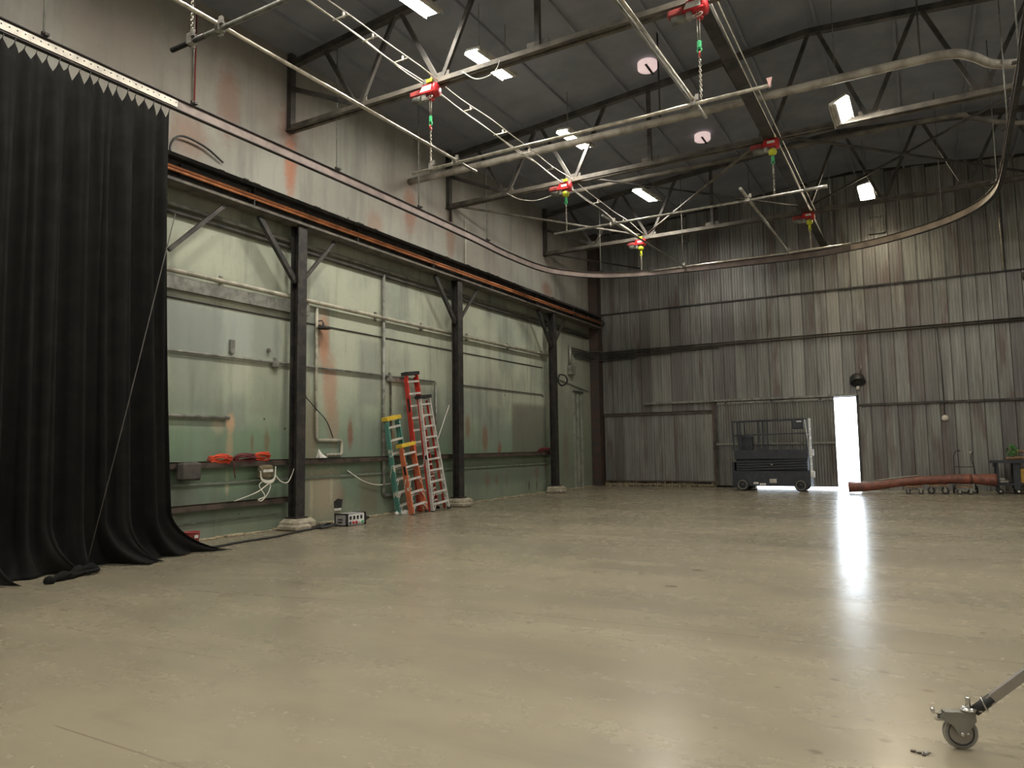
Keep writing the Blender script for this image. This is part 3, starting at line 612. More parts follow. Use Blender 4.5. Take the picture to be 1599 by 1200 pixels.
ribbon(path, .085, .014, .092, 'black_steel', 'top_flange'); ribbon(path, .085, .014, -.092, 'black_steel', 'bottom_flange')
b = MB().box((-10.19, 3.2, TZ-.055), (-10.175, 7.15, TZ+.055)); pl = b.build('splice_plate', 'plate_white', tr)
hole = MB().lathe((0, 0, 0), (1, 0, 0), [(.0, .011), (.002, .011), (.002, 0)], 8).mesh('bolt_hole'); hole.materials.append(MATS['black_steel'])
for i in range(40):
    o = bpy.data.objects.new('bolt_hole', hole); C.objects.link(o); o.parent = pl; o.location = V(-10.1755, 3.3+i*.098, TZ+.015)-wloc(pl)
def near(p):
    return min(path, key=lambda q: (q-V(p[0], p[1], TZ)).length)
for j, p in enumerate([(-10.2, 5.0), (-10.2, 7.6), (-10.17, 10.7), (-10.16, 13.6), (-10.2, 16.7), (-9.0, 21.9), (-6.3, 22.7), (-4.1, 22.9), (-2.0, 22.85), (.7, 21.4), (1.75, 18.9), (1.7, 15.9), (1.6, 13.0)]):
    q = near(p)
    MB().tube([q+V(0, 0, .1), V(q.x, q.y, roof(q.x)-.02)], .012 if j > 0 else .016, 6).build('hanger_rod', 'grey_pipe', tr)
    b = MB().cbox(q+V(0, 0, .12), (.20, .06, .035)); b.cbox(q+V(0, 0, .15), (.05, .05, .06)); b.build('hanger_clamp', 'black_steel', tr)
cu = thing('black_curtain', (-10.2, 5, 0), 'floor length black drape hanging from the curved track', 'curtain')
y0, y1 = 2.6, 7.02; NT_ = 31; pitch = (y1-y0)/NT_; NU = NT_*10; rows = [0, .02, .04, .07, .1]+[.1+.77*i/22 for i in range(1, 23)]+[.87+.13*i/14 for i in range(1, 15)]
ph = [random.uniform(0, 6.28) for _ in range(8)]; zigs = [random.uniform(.10, .19) for _ in range(NT_)]
vs = []; fs = []
Htop = TZ-.16
for r_, tq in enumerate(rows):
    for i in range(NU+1):
        q = i/NU; y = y0+(y1-y0)*q; tt = i/10.0
        frac = tt-math.floor(tt); tri = abs(frac-.5)*2          # 1 at ties, 0 between
        zig = zigs[min(int(tt), NT_-1)]*(1-tri)**.8
        z_top = Htop-zig
        amp = .03+.10*min(1, tq*5)
        big = math.sin(tt*2*math.pi*.43+ph[0]+.5*math.sin(tq*2+ph[1])) + .7*math.sin(tt*2*math.pi*.27+ph[2]+.6*tq) + .55*math.sin(tt*2*math.pi*.86+ph[3]+.4*tq)*(1-.35*tq)
        sharp = math.copysign(abs(big/2)**.7, big)
        dx = amp*(1+.5*tq)*sharp
        z_ = z_top*(1-tq)
        fl = max(0, (tq-.90)/.10)
        spread = fl**2.2
        hem = .30+.22*math.sin(tt*1.05+ph[4])+.14*math.sin(tt*2.3+ph[5])
        dx += spread*max(.05, hem)
        dy = .26*tq**2*(q**3)+spread*(.06+.55*q**6+.16*math.sin(tt*1.05+ph[4]+1)) + .035*math.cos(tt*2*math.pi*.43+ph[0])*min(1, tq*4)
        z_ = max(z_, .012+.02*(1+sharp)*(1-fl))
        z_ = z_*(1-.45*spread) if z_ > .02 else z_
        vs.append((-10.2+dx, y+dy, z_+.006))
W_ = NU+1
for r_ in range(len(rows)-1):
    for i in range(NU): fs.append((r_*W_+i, r_*W_+i+1, (r_+1)*W_+i+1, (r_+1)*W_+i))
b = MB().add(vs, fs, True); cl = b.build('drape', 'curtain_cloth', cu)
mo = cl.modifiers.new('thick', 'SOLIDIFY'); mo.thickness = .006
tie = MB().tube([(0, 0, 0), (.01, .012, .05), (0, 0, .085)], .006, 5).mesh('tie'); tie.materials.append(MATS['black_plastic'])
for i in range(NT_+1):
    x_, y_, z_ = vs[min(i*10, NU)]; o = bpy.data.objects.new('tie', tie); C.objects.link(o); o.parent = cu; o.location = V(x_, y_, z_-.015)-wloc(cu)
rp = thing('pull_cord', (-9.9, 5.75, 0), 'thin black cord leaning across the drape to a bundle on the floor', 'cord')
MB().tube([(-9.95, 7.0, 5.3), (-9.86, 6.25, 2.2), (-9.80, 5.72, .10)], .008, 5).build('cord', 'box_grey', rp)
b = MB(); b.tube(smooth_path([(-9.82, 5.85, .05), (-9.75, 5.65, .08), (-9.62, 5.42, .06), (-9.5, 5.15, .04), (-9.42, 5.02, .03)]), [.02]+[.05+.02*math.sin(i) for i in range(23)]+[.02], 8)
b.tube(smooth_path([(-9.8, 5.75, .05), (-9.7, 5.8, .06), (-9.62, 5.75, .05), (-9.66, 5.6, .04), (-9.5, 5.35, .05)]), .03, 7); b.build('bundle', 'curtain_cloth', rp)
pipe('hanging_cable', smooth_path([(WX+.06, 9.0, 7.12), (WX+.08, 8.55, 7.28), (WX+.1, 8.05, 7.28), (WX+.1, 7.85, 7.0), (WX+.1, 7.98, 6.72), (WX+.1, 8.25, 6.46+.35), (WX+.1, 8.55, 6.78), (WX+.1, 8.62, 6.8), (WX+.1, 8.68, 6.72)]), .02, 'black_plastic', 'loop of black cable on the upper wall beside the curtain', 'cable', 6)
pipe('wall_rod', [(WX+.05, 8.35, 6.95+.8), (WX+.05, 8.35, 9.9)], .02, 'red_dull', 'thin reddish rod on the upper wall near the curtain', 'rod', 6)
pipe('wall_rod', [(WX+.05, 16.75, 8.05), (WX+.05, 16.75, 9.4)], .035, 'dark_truss', 'dark upright rod on the upper wall under the middle truss', 'rod', 6)
pipe('wall_rod', [(WX+.05, 17.5, 6.75), (WX+.05, 17.5, 8.3)], .018, 'white_cable', 'thin pale rod on the upper wall above the second column', 'rod', 6)
w3 = thing('wall_cabinet', (WX, 4.6, 7.35), 'rusty red framed cabinet high on the wall behind the track', 'cabinet')
MB().box((WX, 4.2, 7.3), (WX+.06, 4.95, 8.2)).build('back', 'red_dull', w3)
for y in (4.2, 4.6, 4.9): MB().box((WX+.06, y, 7.3), (WX+.2, y+.05, 8.2)).build('upright', 'red_dull', w3)
for z_ in (7.5, 7.85): MB().box((WX+.06, 4.2, z_), (WX+.18, 4.95, z_+.04)).build('shelf', 'black_steel', w3)

# ------------------------------------------------------------------ roof trusses
TY = [10.7, 16.65, 22.7]
tl = ['dark steel roof truss above the column by the cable coils', 'dark steel roof truss above the column past the stepladders', 'dark steel roof truss closest to the corrugated end wall']
BZ = 8.45
bp = [-9.5, -7.5, -5.43, -2.65, -.6, 1.4, 3.4, 5.6]
for ti, (y, lab) in enumerate(zip(TY, tl)):
    t_ = thing('roof_truss', (WX, y, BZ), lab, 'truss', 'roof trusses')
    for sy in (-1, 1):
        b = MB(); b.bar((WX, y+sy*.04, BZ), (EX, y+sy*.04, BZ), .012, .13); b.bar((WX, y+sy*.075, BZ-.06), (EX, y+sy*.075, BZ-.06), .07, .012); b.build('bottom_chord', 'dusty_truss', t_)
    for xa, xb in ((WX, RIDGE), (RIDGE, EX)): MB().bar((xa, y, roof(xa)-.24), (xb, y, roof(xb)-.24), .14, .13).build('top_chord', 'dark_truss', t_)
    MB().box((WX, y-.07, BZ-.08), (WX+.12, y+.07, roof(WX))).build('end_post', 'dark_truss', t_)
    MB().bar((WX+.05, y, 9.35), (bp[0], y, BZ+.05), .09, .09).build('end_diagonal', 'dark_truss', t_)
    for i, x in enumerate(bp):
        MB().cbox((x, y, BZ+.06), (.42, .03, .22)).build('gusset_plate', 'dusty_truss', t_)
        if i == 2: MB().bar((x, y, BZ), (x, y, roof(x)-.2), .09, .09).build('web_member', 'dark_truss', t_)
        else:
            for dx in (-.95, .95): MB().bar((x+.06*dx, y, BZ+.05), (x+dx, y, roof(x+dx)-.22), .07, .08).build('web_member', 'dark_truss', t_)
blab = {-2.62: 'broad dark bottom strut joining the trusses away from the curtain wall'}
for x in (-2.62,):
    b = MB().bar((x, 3.0, BZ-.03), (x, 26.9, BZ-.03), .22 if x > -5 else .08, .10); o = b.build('bottom_strut', 'dark_truss' if x > -5 else 'matte_black', origin=(x, 3, BZ)); walltag(o, blab[x], 'strut')
def rod(a, bb, r, lab, mat='dark_truss', nm='brace_rod'):
    o = MB().tube([a, bb], r, 8).build(nm, mat, origin=a); walltag(o, lab, 'brace', 'diagonal braces under the roof')
rod((-2.8, 16.8, 8.53), (-7.5, 22.5, 8.53), .036, 'diagonal brace rod crossing between the two rows of hoists', 'dusty_truss')
rod((-7.5, 16.8, 8.60), (-2.8, 22.5, 8.60), .030, 'darker brace rod crossing the dusty one between the hoists')
rod((-11.38, 16.8, 8.53), (-7.8, 22.5, 8.53), .036, 'brace rod from the left wall to the far hoist', 'dusty_truss')
rod((-2.45, 16.8, 8.53), (2.7, 22.5, 8.53), .036, 'brace rod running from the second right hoist towards the right')
rod((2.5, 16.8, 8.60), (-2.4, 22.5, 8.60), .030, 'brace rod ending at the hoist closest to the end wall door')
rod((-11.38, 22.8, 8.5), (-9.3, 26.8, 8.5), .03, 'short dark brace rod in the far left corner')
pipe('overhead_main', smooth_path([(WX, 14.88, 8.62), (-6, 14.88, 8.62), (-2, 14.88, 8.62), (.2, 14.9, 8.62), (.85, 14.98, 8.62), (1.2, 15.3, 8.62), (1.55, 15.8, 8.62), (2.1, 16.05, 8.62), (3, 16.08, 8.62), (EX, 16.08, 8.62)], 8), .085, 'duct_beige', 'fat dusty overhead pipe that bends sideways near the right track', n=12)
pipe('overhead_branch', smooth_path([(-8.6, 18.1, 8.72), (-4, 18.1, 8.72), (.6, 18.15, 8.72), (1.3, 18.5, 8.72), (2.0, 19.2, 8.72), (3, 19.5, 8.72), (EX, 19.5, 8.72)], 8), .06, 'dusty_truss', 'thinner dusty overhead pipe beyond the middle truss', n=10)
for (x, y, lab) in [(-4.6, 14.88, 'thin hanger rod on the straight run of the fat pipe'), (.35, 14.9, 'thin hanger rod by the bend of the fat pipe')]:
    pipe('pipe_hanger', [(x, y, 8.7), (x, y, roof(x)-.02)], .02, 'dark_truss', lab, 'hanger', 6, 'hangers of the fat pipe')

# ------------------------------------------------------------------ chain hoists and pipe grids
def chain_mesh(top, bot, r=.017, L=.052):
    b = MB(); n = max(2, int((top.z-bot.z)/(L*.72)))
    for i in range(n):
        c_ = top+(bot-top)*((i+.5)/n); a = V(1, 0, 0) if i % 2 else V(0, 1, 0); pts = []
        for k in range(8):
            q = 2*math.pi*k/8; pts.append(c_+a*math.cos(q)*r+V(0, 0, math.sin(q)*L/2))
        b.tube(pts, .0055, 4, closed=True)
    return b
def hoist(x, y, zb, lab, drop=.55, ball=False, hook='green_paint', axis=1):
    h = thing('chain_hoist', (x, y, BZ-.1), lab, 'hoist', 'red chain hoists under the trusses')
    z = BZ-.16
    b = MB(); b.add([(x-.22, y-.13, z-.10), (x+.10, y-.13, z-.10), (x+.10, y+.13, z-.10), (x-.22, y+.13, z-.10), (x-.16, y-.09, z+.08), (x+.08, y-.09, z+.08), (x+.08, y+.09, z+.08), (x-.16, y+.09, z+.08)],
                    [(0, 3, 2, 1), (4, 5, 6, 7), (0, 1, 5, 4), (1, 2, 6, 5), (2, 3, 7, 6), (3, 0, 4, 7)])
    bd = b.build('housing', 'red_paint', h)
    MB().add([(x-.20, y-.132, z-.07), (x+.06, y-.132, z-.07), (x+.06, y-.105, z+.045), (x-.16, y-.105, z+.045)], [(0, 1, 2, 3)]).build('rating_plate', 'white_cloth', bd) if not ball else MB().box((x-.1, y-.125, z-.04), (x+.06, y-.118, z+.02)).build('rating_plate', 'white_cloth', bd)
    b = MB(); b.rbox((x-.34, y, z-.03), (.28, .17, .11), .03); b.build('control_cover', 'red_dull', h)
    MB().lathe((x+.07, y-.0, z-.02), (1, 0, 0), [(0, 0), (0, .13), (.05, .13), (.07, .10), (.07, 0)], 14).build('end_cap', 'red_paint', h)
    MB().lathe((x-.42, y, z-.13), (1, 0, 0), [(0, 0), (0, .075), (.22, .075), (.24, .05), (.24, 0)], 12).build('motor', 'grey_pipe', h)
    b = MB(); b.rbox((x-.13, y-.05, z-.15), (.10, .12, .12), .02); b.cbox((x-.10, y-.09, z-.2), (.12, .03, .04)); b.build('brake', 'galv', h)
    MB().tube([(x-.08, y-.1, z-.20), (x+.06, y-.11, z-.17), (x+.09, y-.11, z-.19), (x+.05, y-.11, z-.22), (x-.08, y-.1, z-.24)], .009, 5).build('limit_arm', 'bright_pipe', h)
    b = MB(); b.cbox((x-.10, y, z+.13), (.06, .2, .10)); b.cbox((x+.05, y, z+.13), (.06, .2, .10)); b.build('suspension_bracket', 'galv', h)
    MB().cbox((x+.02, y-.1, z+.12), (.12, .05, .06)).build('warning_tag', 'lime_paint', h)
    cy = y-.05
    zt = z-.10; zh = zt-drop*.45
    b = MB()
    for dx in (-.022, .022): b.tube([(x+.0+dx, cy, zt), (x+dx*.7, cy, zh)], .008, 5)
    b.build('wire_rope', 'bright_pipe', h)
    if ball: MB().lathe((x, cy, zt-.04), (0, 0, -1), [(0, 0), (0, .03), (.03, .08), (.08, .095), (.13, .08), (.16, .03), (.16, 0)], 14).build('pulley_guard', 'lime_paint', h)
    else: MB().torus((x+.03, cy, zt-.13), (0, 0, 1), .04, .014, 12, 5).build('stop_ring', 'red_paint', h)
    b = MB(); b.rbox((x, cy, zh-.05), (.07, .05, .13), .02); b.torus((x, cy, zh-.14), (0, 1, 0), .035, .013, 12, 5); b.build('hook_block', hook if not ball else 'green_paint' if y < 20 else 'lime_paint', h)
    if not ball: MB().torus((x, cy, zh-.21), (1, .3, 0), .04, .015, 12, 5).build('shackle', 'red_paint', h)
    chain_mesh(V(x, cy, zh-.17), V(x, cy, zb+.02)).build('chain', 'bright_pipe', h)
    return h
G1, G2a, G2b = 6.76, 7.07, 7.25
hoist(-7.63, 10.62, G1, 'red chain hoist with green hook on the near truss, curtain side', 1.0)
hoist(-2.62, 10.62, G1, 'red chain hoist with green hook on the near truss, away from the curtain', 1.1)
hoist(-7.65, 16.55, G2a, 'red chain hoist with yellow pulley on the middle truss, curtain side', .5, True)
hoist(-2.56, 16.55, G2a, 'red chain hoist with yellow pulley on the middle truss, away from the curtain', .5, True)
hoist(-7.75, 22.55, G2b, 'red chain hoist with yellow pulley on the far truss, curtain side', .45, True)
hoist(-2.55, 22.55, G2b, 'red chain hoist with yellow pulley on the far truss, away from the curtain', .45, True)
def clampm(p, root):
    p = V(p); b = MB(); b.cbox(p+V(0, 0, 0), (.09, .09, .13)); b.cbox(p+V(.06, -.03, .05), (.05, .04, .09)); b.cbox(p+V(-.05, .05, -.05), (.06, .05, .05)); b.build('clamp', 'galv', root)
g1 = thing('pipe_grid', (-5, 8, G1), 'near lighting pipe grid hung on chains from the near truss', 'pipe grid')
MB().tube([(-8.1, 10.62, G1), (-1.62, 10.62, G1)], .03, 8).build('cross_pipe', 'bright_pipe', g1)
b = MB().tube([(-8.12, 5.62, G1), (-1.6, 5.62, G1)], .03, 8).build('cross_pipe', 'grey_pipe', g1)
MB().tube([(-8.14, 5.62, G1), (-7.5, 5.62, G1)], .034, 8).build('pipe_sleeve', 'black_steel', g1)
MB().tube([(-7.25, 4.95, G1+.06), (-7.1, 11.3, G1+.06)], .027, 8).build('long_pipe', 'bright_pipe', g1)
MB().tube([(-7.25, 4.93, G1+.06), (-7.25, 4.99, G1+.06)], .032, 8).build('end_ring', 'lime_paint', g1)
MB().tube([(-2.84, 4.9, G1+.06), (-2.74, 11.3, G1+.06)], .027, 8).build('long_pipe', 'bright_pipe', g1); MB().tube([(-2.92, 4.9, G1+.07), (-2.80, 10.9, G1+.07)], .02, 8).build('long_pipe', 'grey_pipe', g1)
MB().add([(-1.68, 10.58, G1+.10), (-1.60, 10.58, G1+.10), (-1.64, 10.58, G1-.06), (-1.68, 10.60, G1+.10), (-1.60, 10.60, G1+.10), (-1.64, 10.60, G1-.06)], [(0, 2, 1), (3, 4, 5), (0, 1, 4, 3), (1, 2, 5, 4), (2, 0, 3, 5)]).build('warning_flag', 'pink_disc', g1)
for p in ((-7.12, 10.62), (-2.75, 10.62), (-7.22, 5.62), (-7.63, 10.60), (-7.75, 5.62), (-2.83, 5.62)): clampm((*p, G1+.03), g1)
chain_mesh(V(-7.75, 5.62, 8.5), V(-7.75, 5.62, G1+.1)).build('safety_chain', 'bright_pipe', g1)
g2 = thing('pipe_grid', (-5, 20, G2a), 'far lighting pipe grid hung on chains from the two far trusses', 'pipe grid')
MB().tube([(-8.0, 16.5, G2a), (-1.5, 16.5, G2a)], .03, 8).build('cross_pipe', 'galv', g2); MB().tube([(-1.95, 16.5, G2a), (-1.48, 16.5, G2a)], .042, 8).build('pipe_sleeve', 'galv', g2)
MB().tube([(-8.0, 22.5, G2b), (-1.45, 22.5, G2b)], .03, 8).build('cross_pipe', 'bright_pipe', g2)
MB().tube([(-6.4, 15.85, G2a+.04), (-6.38, 22.9, G2b+.06)], .028, 8).build('long_pipe', 'grey_pipe', g2)
MB().tube([(-3.14, 15.75, G2a+.04), (-3.2, 22.9, G2b+.06)], .034, 8).build('long_pipe', 'galv', g2)
for p in ((-6.4, 16.5, G2a), (-3.14, 16.5, G2a), (-6.38, 22.5, G2b), (-3.2, 22.5, G2b)): clampm((p[0], p[1], p[2]+.03), g2)
# power cables along the strut
hc = thing('hoist_cables', (-7.65, 6, 8.6), 'pale power cables strung between the trusses to the hoists nearer the curtain', 'cable')
for i, (dx, dz) in enumerate(((-.14, .0), (-.09, -.03), (.13, .02))):
    pts = []; yy = 4.5
    while yy < 22.6: pts.append((-7.66+dx+.015*math.sin(yy*3+i), yy, 8.44+dz+.02*math.sin(yy*1.7+i*2))); yy += .35
    MB().tube(pts, .012, 5).build('lead', 'white_cable', hc)
for yy in (8.2, 8.9, 9.7, 11.9, 13.2, 14.4, 15.6, 18.5, 20.5): MB().cbox((-7.66, yy, 8.425), (.32, .025, .018)).cbox((-7.60, yy, 8.45), (.025, .03, .09)).build('cable_clip', 'plate_white', hc)
MB().tube(smooth_path([(-9.4, 16.5, 8.42), (-9.0, 16.5, 8.18), (-8.5, 16.5, 8.06), (-8.0, 16.5, 8.14), (-7.8, 16.5, 8.36)]), .01, 5).build('swag', 'white_cable', hc)
MB().tube(smooth_path([(-6.9, 10.55, 8.4), (-6.6, 10.55, 8.18), (-6.25, 10.55, 8.2), (-6.1, 10.55, 8.4)]), .01, 5).build('swag', 'white_cable', hc)
hc2 = thing('hoist_cables', (-2.6, 6, 8.6), 'pair of pale cables running beside the broad strut', 'cable')
for dx in (.14, .24): MB().tube([(-2.62+dx, 4.5, 8.40), (-2.62+dx, 22.5, 8.40)], .011, 5).build('lead', 'white_cable', hc2)

# ------------------------------------------------------------------ ceiling lights
def light(x, y, z, lab, L=1.3, yaw=-.10, tilt=0, glow='lamp_glow', cords=((0, -.45), (0, .45)), roll=.12, span=(-.15, .06)):
    root = thing('strip_light', (x, y, z), lab, 'light', 'hanging strip lights')
    R_ = Matrix.Rotation(yaw, 3, 'Z') @ Matrix.Rotation(tilt, 3, 'X') @ Matrix.Rotation(roll, 3, 'Y')
    def q(b): b.v = [R_ @ p + V(x, y, z) for p in b.v]; return b
    q(MB().box((-.17, -L/2, .0), (.17, L/2, .05)).box((-.05, -L/2+.1, .05), (.05, L/2-.1, .09))).build('housing', 'fixture_white', root)
    for sx in (-1, 1): q(MB().add([(sx*.17, -L/2, .02), (sx*.17, L/2, .02), (sx*.20, L/2, -.055), (sx*.20, -L/2, -.055), (sx*.18, -L/2, .02), (sx*.18, L/2, .02), (sx*.21, L/2, -.055), (sx*.21, -L/2, -.055)], [(0, 1, 2, 3), (7, 6, 5, 4), (0, 4, 5, 1), (2, 6, 7, 3), (0, 3, 7, 4), (1, 5, 6, 2)])).build('reflector', 'fixture_white', root)
    q(MB().box((span[0], -L/2+.03, -.03), (span[1], L/2-.03, -.002))).build('diffuser', glow, root)
    for fx in [-.14+.04*i for i in range(8) if not span[0]-.02 < -.14+.04*i < span[1]+.02]: q(MB().box((fx-.006, -L/2+.03, -.045), (fx+.006, L/2-.03, -.001))).build('heat_fin', 'fixture_white', root)
    for (cx_, cy_) in cords:
        p = R_ @ V(cx_, cy_*L/1.3, .09) + V(x, y, z); MB().tube([p, (p.x, p.y, roof(p.x)-.01)], .008, 5).build('cord', 'grey_pipe', root)
    return root
light(-7.28, 9.50, 9.4, 'strip light hanging over the near truss')
light(-7.22, 12.15, 9.4, 'strip light just past the near truss')
light(-7.25, 16.35, 9.4, 'strip light over the middle truss beside the cables')
light(-7.08, 21.3, 9.4, 'strip light before the far truss on the curtain side')
light(-1.10, 15.95, 8.42, 'tilted strip light on one cord below the fat overhead pipe', 1.0, -.02, -.05, cords=((0, -.45),), roll=-.45, span=(-.04, .15))
light(-1.10, 24.5, 9.3, 'strip light hanging near the end wall above the doorway', 1.0, -.05, -.25, 'lamp_amber', roll=-.15, span=(-.15, .15))
light(-1.9, 10.2, 9.4, 'strip light over the near truss away from the curtain', roll=-.2)
for (x, y, lab) in [(-7.3, 4.8, 'added strip light out of view above the drape'), (-1.6, 4.8, 'added strip light out of view above the near floor joint'), (-7.3, .2, 'added unseen strip light nearest the front wall on the drape side'), (-1.6, .2, 'added unseen strip light nearest the front wall in mid floor'),
                 (4.6, 2.5, 'added unseen strip light nearest the front wall beyond the right track'), (4.6, 9.0, 'added unseen strip light halfway along beyond the right track'), (4.6, 16.0, 'added unseen strip light level with the middle truss beyond the right track')]:
    light(x, y, 9.4, lab, roll=0, span=(-.15, .15))  # unseen lamps, added to light the near floor and the right side

# roof discs and vents
for (x, y, lab, gp) in [(-5.18, 15.9, 'pale pink round roof disc split by a dark bar', .14), (-5.12, 20.6, 'pale pink roof disc half hidden beyond the middle truss', .14)]:
    r = thing('roof_disc', (x, y, roof(x)), lab, 'roof vent', 'round discs in the roof')
    zc = roof(x)-.17
    MB().lathe((x, y, zc), (0, 0, -1), [(-.15, .23), (0, .23), (.02, .21), (.02, 0)], 24).build('disc', 'skylight_dome', r)
    MB().cbox((x+.05, y, zc-.028), (.055, .55, .014)).build('bar', 'black_steel', r)
def louver(x, z, wd, ht, lab, ns=5):
    r = thing('wall_vent', (x, BY-.1, z), lab, 'vent', 'vents high on the end wall')
    b = MB(); b.box((x-wd/2, BY-.14, z-ht/2), (x-wd/2+.04, BY-.05, z+ht/2)); b.box((x+wd/2-.04, BY-.14, z-ht/2), (x+wd/2, BY-.05, z+ht/2)); b.box((x-wd/2, BY-.14, z+ht/2-.04), (x+wd/2, BY-.05, z+ht/2)); b.box((x-wd/2, BY-.14, z-ht/2), (x+wd/2, BY-.05, z-ht/2+.04)); b.build('frame', 'grey_pipe', r)
    for i in range(ns): xx = x-wd/2+wd*(i+1)/(ns+1); MB().box((xx-.025, BY-.13, z-ht/2), (xx+.025, BY-.11, z+ht/2)).build('slat', 'grey_pipe', r)
louver(-.94, 8.9, .5, .62, 'grey slatted vent high on the end wall near the strip light')
louver(-7.6, 9.55, .5, .5, 'grey slatted vent high on the end wall behind the far pipe grid')

# ------------------------------------------------------------------ scissor lift
sl = thing('scissor_lift', (-4.45, 25.65, 0), 'dark scissor lift parked against the sliding door', 'scissor lift')
LY0, LY1 = 25.25, 26.05; LX0, LX1 = -5.68, -3.22
MB().add([(LX0, LY0, .16), (LX1, LY0, .16), (LX1, LY1, .16), (LX0, LY1, .16), (LX0, LY0, .66), (LX1, LY0, .66), (LX1, LY1, .66), (LX0, LY1, .66)], [(0, 3, 2, 1), (4, 5, 6, 7), (0, 1, 5, 4), (1, 2, 6, 5), (2, 3, 7, 6), (3, 0, 4, 7)]).build('chassis', 'lift_black', sl)
for x in (LX0+.32, LX1-.30):
    for y, sg in ((LY0-.05, -1), (LY1+.05, 1)):
        wh = MB().lathe((x, y-.075, .2), (0, 1, 0), [(0, .0), (0, .13), (-.01, .15), (0, .19), (.02, .2), (.13, .2), (.15, .19), (.15, 0)], 24).build('wheel', 'rubber', sl)
        MB().torus((x, y+sg*.08, .2), (0, 1, 0), .145, .012, 24, 5).build('rim', 'wheel_grey', wh); MB().lathe((x, y+sg*.06, .2), (0, sg, 0), [(0, .07), (.03, .06), (.03, 0)], 12).build('hub', 'lift_black', wh)
for (xa, xb, za, mt) in ((-5.02, -4.86, .22, 'lift_white'), (-4.82, -4.62, .185, 'lift_white'), (-4.5, -4.28, .27, 'ochre')): MB().box((xa, LY0-.008, za), (xb, LY0, za+(.07 if mt == 'lift_white' else .13))).build('warning_label', 'white_cloth' if mt == 'lift_white' else 'plate_white', sl)
MB().box((LX0-.05, LY0+.1, .1), (LX0+.03, LY1-.1, .95)).build('entry_ladder', 'lift_black', sl)
b = MB()
for k_ in range(4):
    z_ = .70+k_*.085; b.bar((LX0+.12, LY0+.06, z_), (LX1-.12, LY0+.06, z_+.07), .05, .06); b.bar((LX0+.12, LY1-.06, z_+.07), (LX1-.12, LY1-.06, z_), .05, .06); b.bar((LX0+.12, LY0+.12, z_+.07), (LX1-.12, LY0+.12, z_), .05, .06)
b.build('scissor_arms', 'lift_black', sl)
MB().lathe((-4.42, LY0+.03, .87), (0, -1, 0), [(0, .035), (.02, .035), (.02, 0)], 10).build('pivot_pin', 'galv', sl)
MB().box((LX0+.08, LY0+.18, .68), (LX1-.1, LY1-.18, 1.06)).build('scissor_core', 'lift_black', sl)
MB().box((LX0+.06, LY0, 1.06), (LX1-.05, LY1, 1.36)).build('platform', 'lift_black', sl)
b = MB()
for y in (LY0+.03, LY1-.03):
    b.bar((LX0+.03, y, 2.33), (LX1-.05, y, 2.36), .04, .045); b.bar((LX0+.06, y, 1.86), (LX1-.05, y, 1.9), .035, .035)
    for x in (LX0+.06, LX0+.30, -4.80, -4.64, LX1-.07): b.bar((x, y, 1.34), (x-.03 if x < -5 else x, y, 2.34), .04, .04)
for x in (LX0+.05, LX1-.06):
    for z_ in (1.86, 2.33): b.bar((x, LY0, z_), (x, LY1, z_), .04, .04)
b.build('guard_rails', 'lift_black', sl)
MB().box((LX0+.14, LY0+.25, 1.36), (LX0+.62, LY0+.5, 1.83)).build('tray_box', 'lift_black', sl)
MB().box((-4.82, LY0-.01, 1.36), (-4.52, LY0+.08, 1.42)).build('toe_bracket', 'lift_black', sl)
cb = MB().rbox((-3.55, LY0+.08, 2.18), (.34, .18, .28), .03).build('control_box', 'lift_black', sl)
MB().cbox((-3.50, LY0-.015, 2.28), (.16, .01, .04)).build('control_label', 'lift_white', cb)
b = MB()
for y in (LY0+.02, LY0+.30):
    b.bar((LX1+.02, y, .5), (LX1+.02, y, 2.38), .035, .035)
for z_ in (.62, .88, 1.14, 1.42, 1.72, 2.02, 2.33): b.bar((LX1+.02, LY0+.02, z_), (LX1+.02, LY0+.30, z_), .03, .03)
b.build('end_ladder', 'lift_white', sl)
for z_ in (.55, 1.26): MB().rbox((LX1+.05, LY0+.08, z_), (.14, .18, .22), .03).build('end_bracket', 'lift_white', sl)
MB().tube([(LX1-.10, LY0-.01, 2.34), (LX1-.06, LY0-.02, 1.9), (LX1+.0, LY0-.01, 1.3)], .014, 6).build('hose', 'lift_white', sl)

# ------------------------------------------------------------------ end wall fittings
fl = thing('flood_lamp', (-1.83, BY-.05, 3.6), 'black flood lamp on the end wall above the open doorway', 'lamp')
MB().lathe((-1.83, BY-.12, 3.82), (.15, -.55, -1), [(-.02, 0), (-.02, .12), (.08, .22), (.28, .25), (.30, .25), (.29, .22), (.12, .12), (.10, 0)], 20).build('hood', 'black_plastic', fl)
MB().tube([(-1.70, BY-.05, 3.75), (-1.68, BY-.2, 4.02), (-1.66, BY-.22, 4.12)], .02, 6).build('bracket', 'galv', fl)
MB().rbox((-1.8, BY-.10, 3.40), (.11, .12, .12), .02).build('sensor', 'plate_white', fl)
db = thing('bell_box', (.66, BY-.1, 2.2), 'small round white bell box on the end wall with a cable above', 'bell')
MB().lathe((.66, BY-.065, 2.3), (0, -1, 0), [(0, .10), (.05, .10), (.07, .085), (.07, 0)], 18).build('dome', 'plate_white', db)
MB().torus((.66, BY-.125, 2.3), (0, 1, 0), .05, .008, 14, 4).build('ring', 'pink_disc', db)
MB().tube([(.66, BY-.07, 2.38), (.65, BY-.08, 4.0), (.6, BY-.08, 5.3)], .014, 5).build('cable', 'black_plastic', db)
pipe('riser_conduit', [(2.48, BY-.09, 6.9), (2.48, BY-.09, 9.8)], .03, 'bright_pipe', 'pale riser on the end wall above the lap seam', 'conduit', 6)
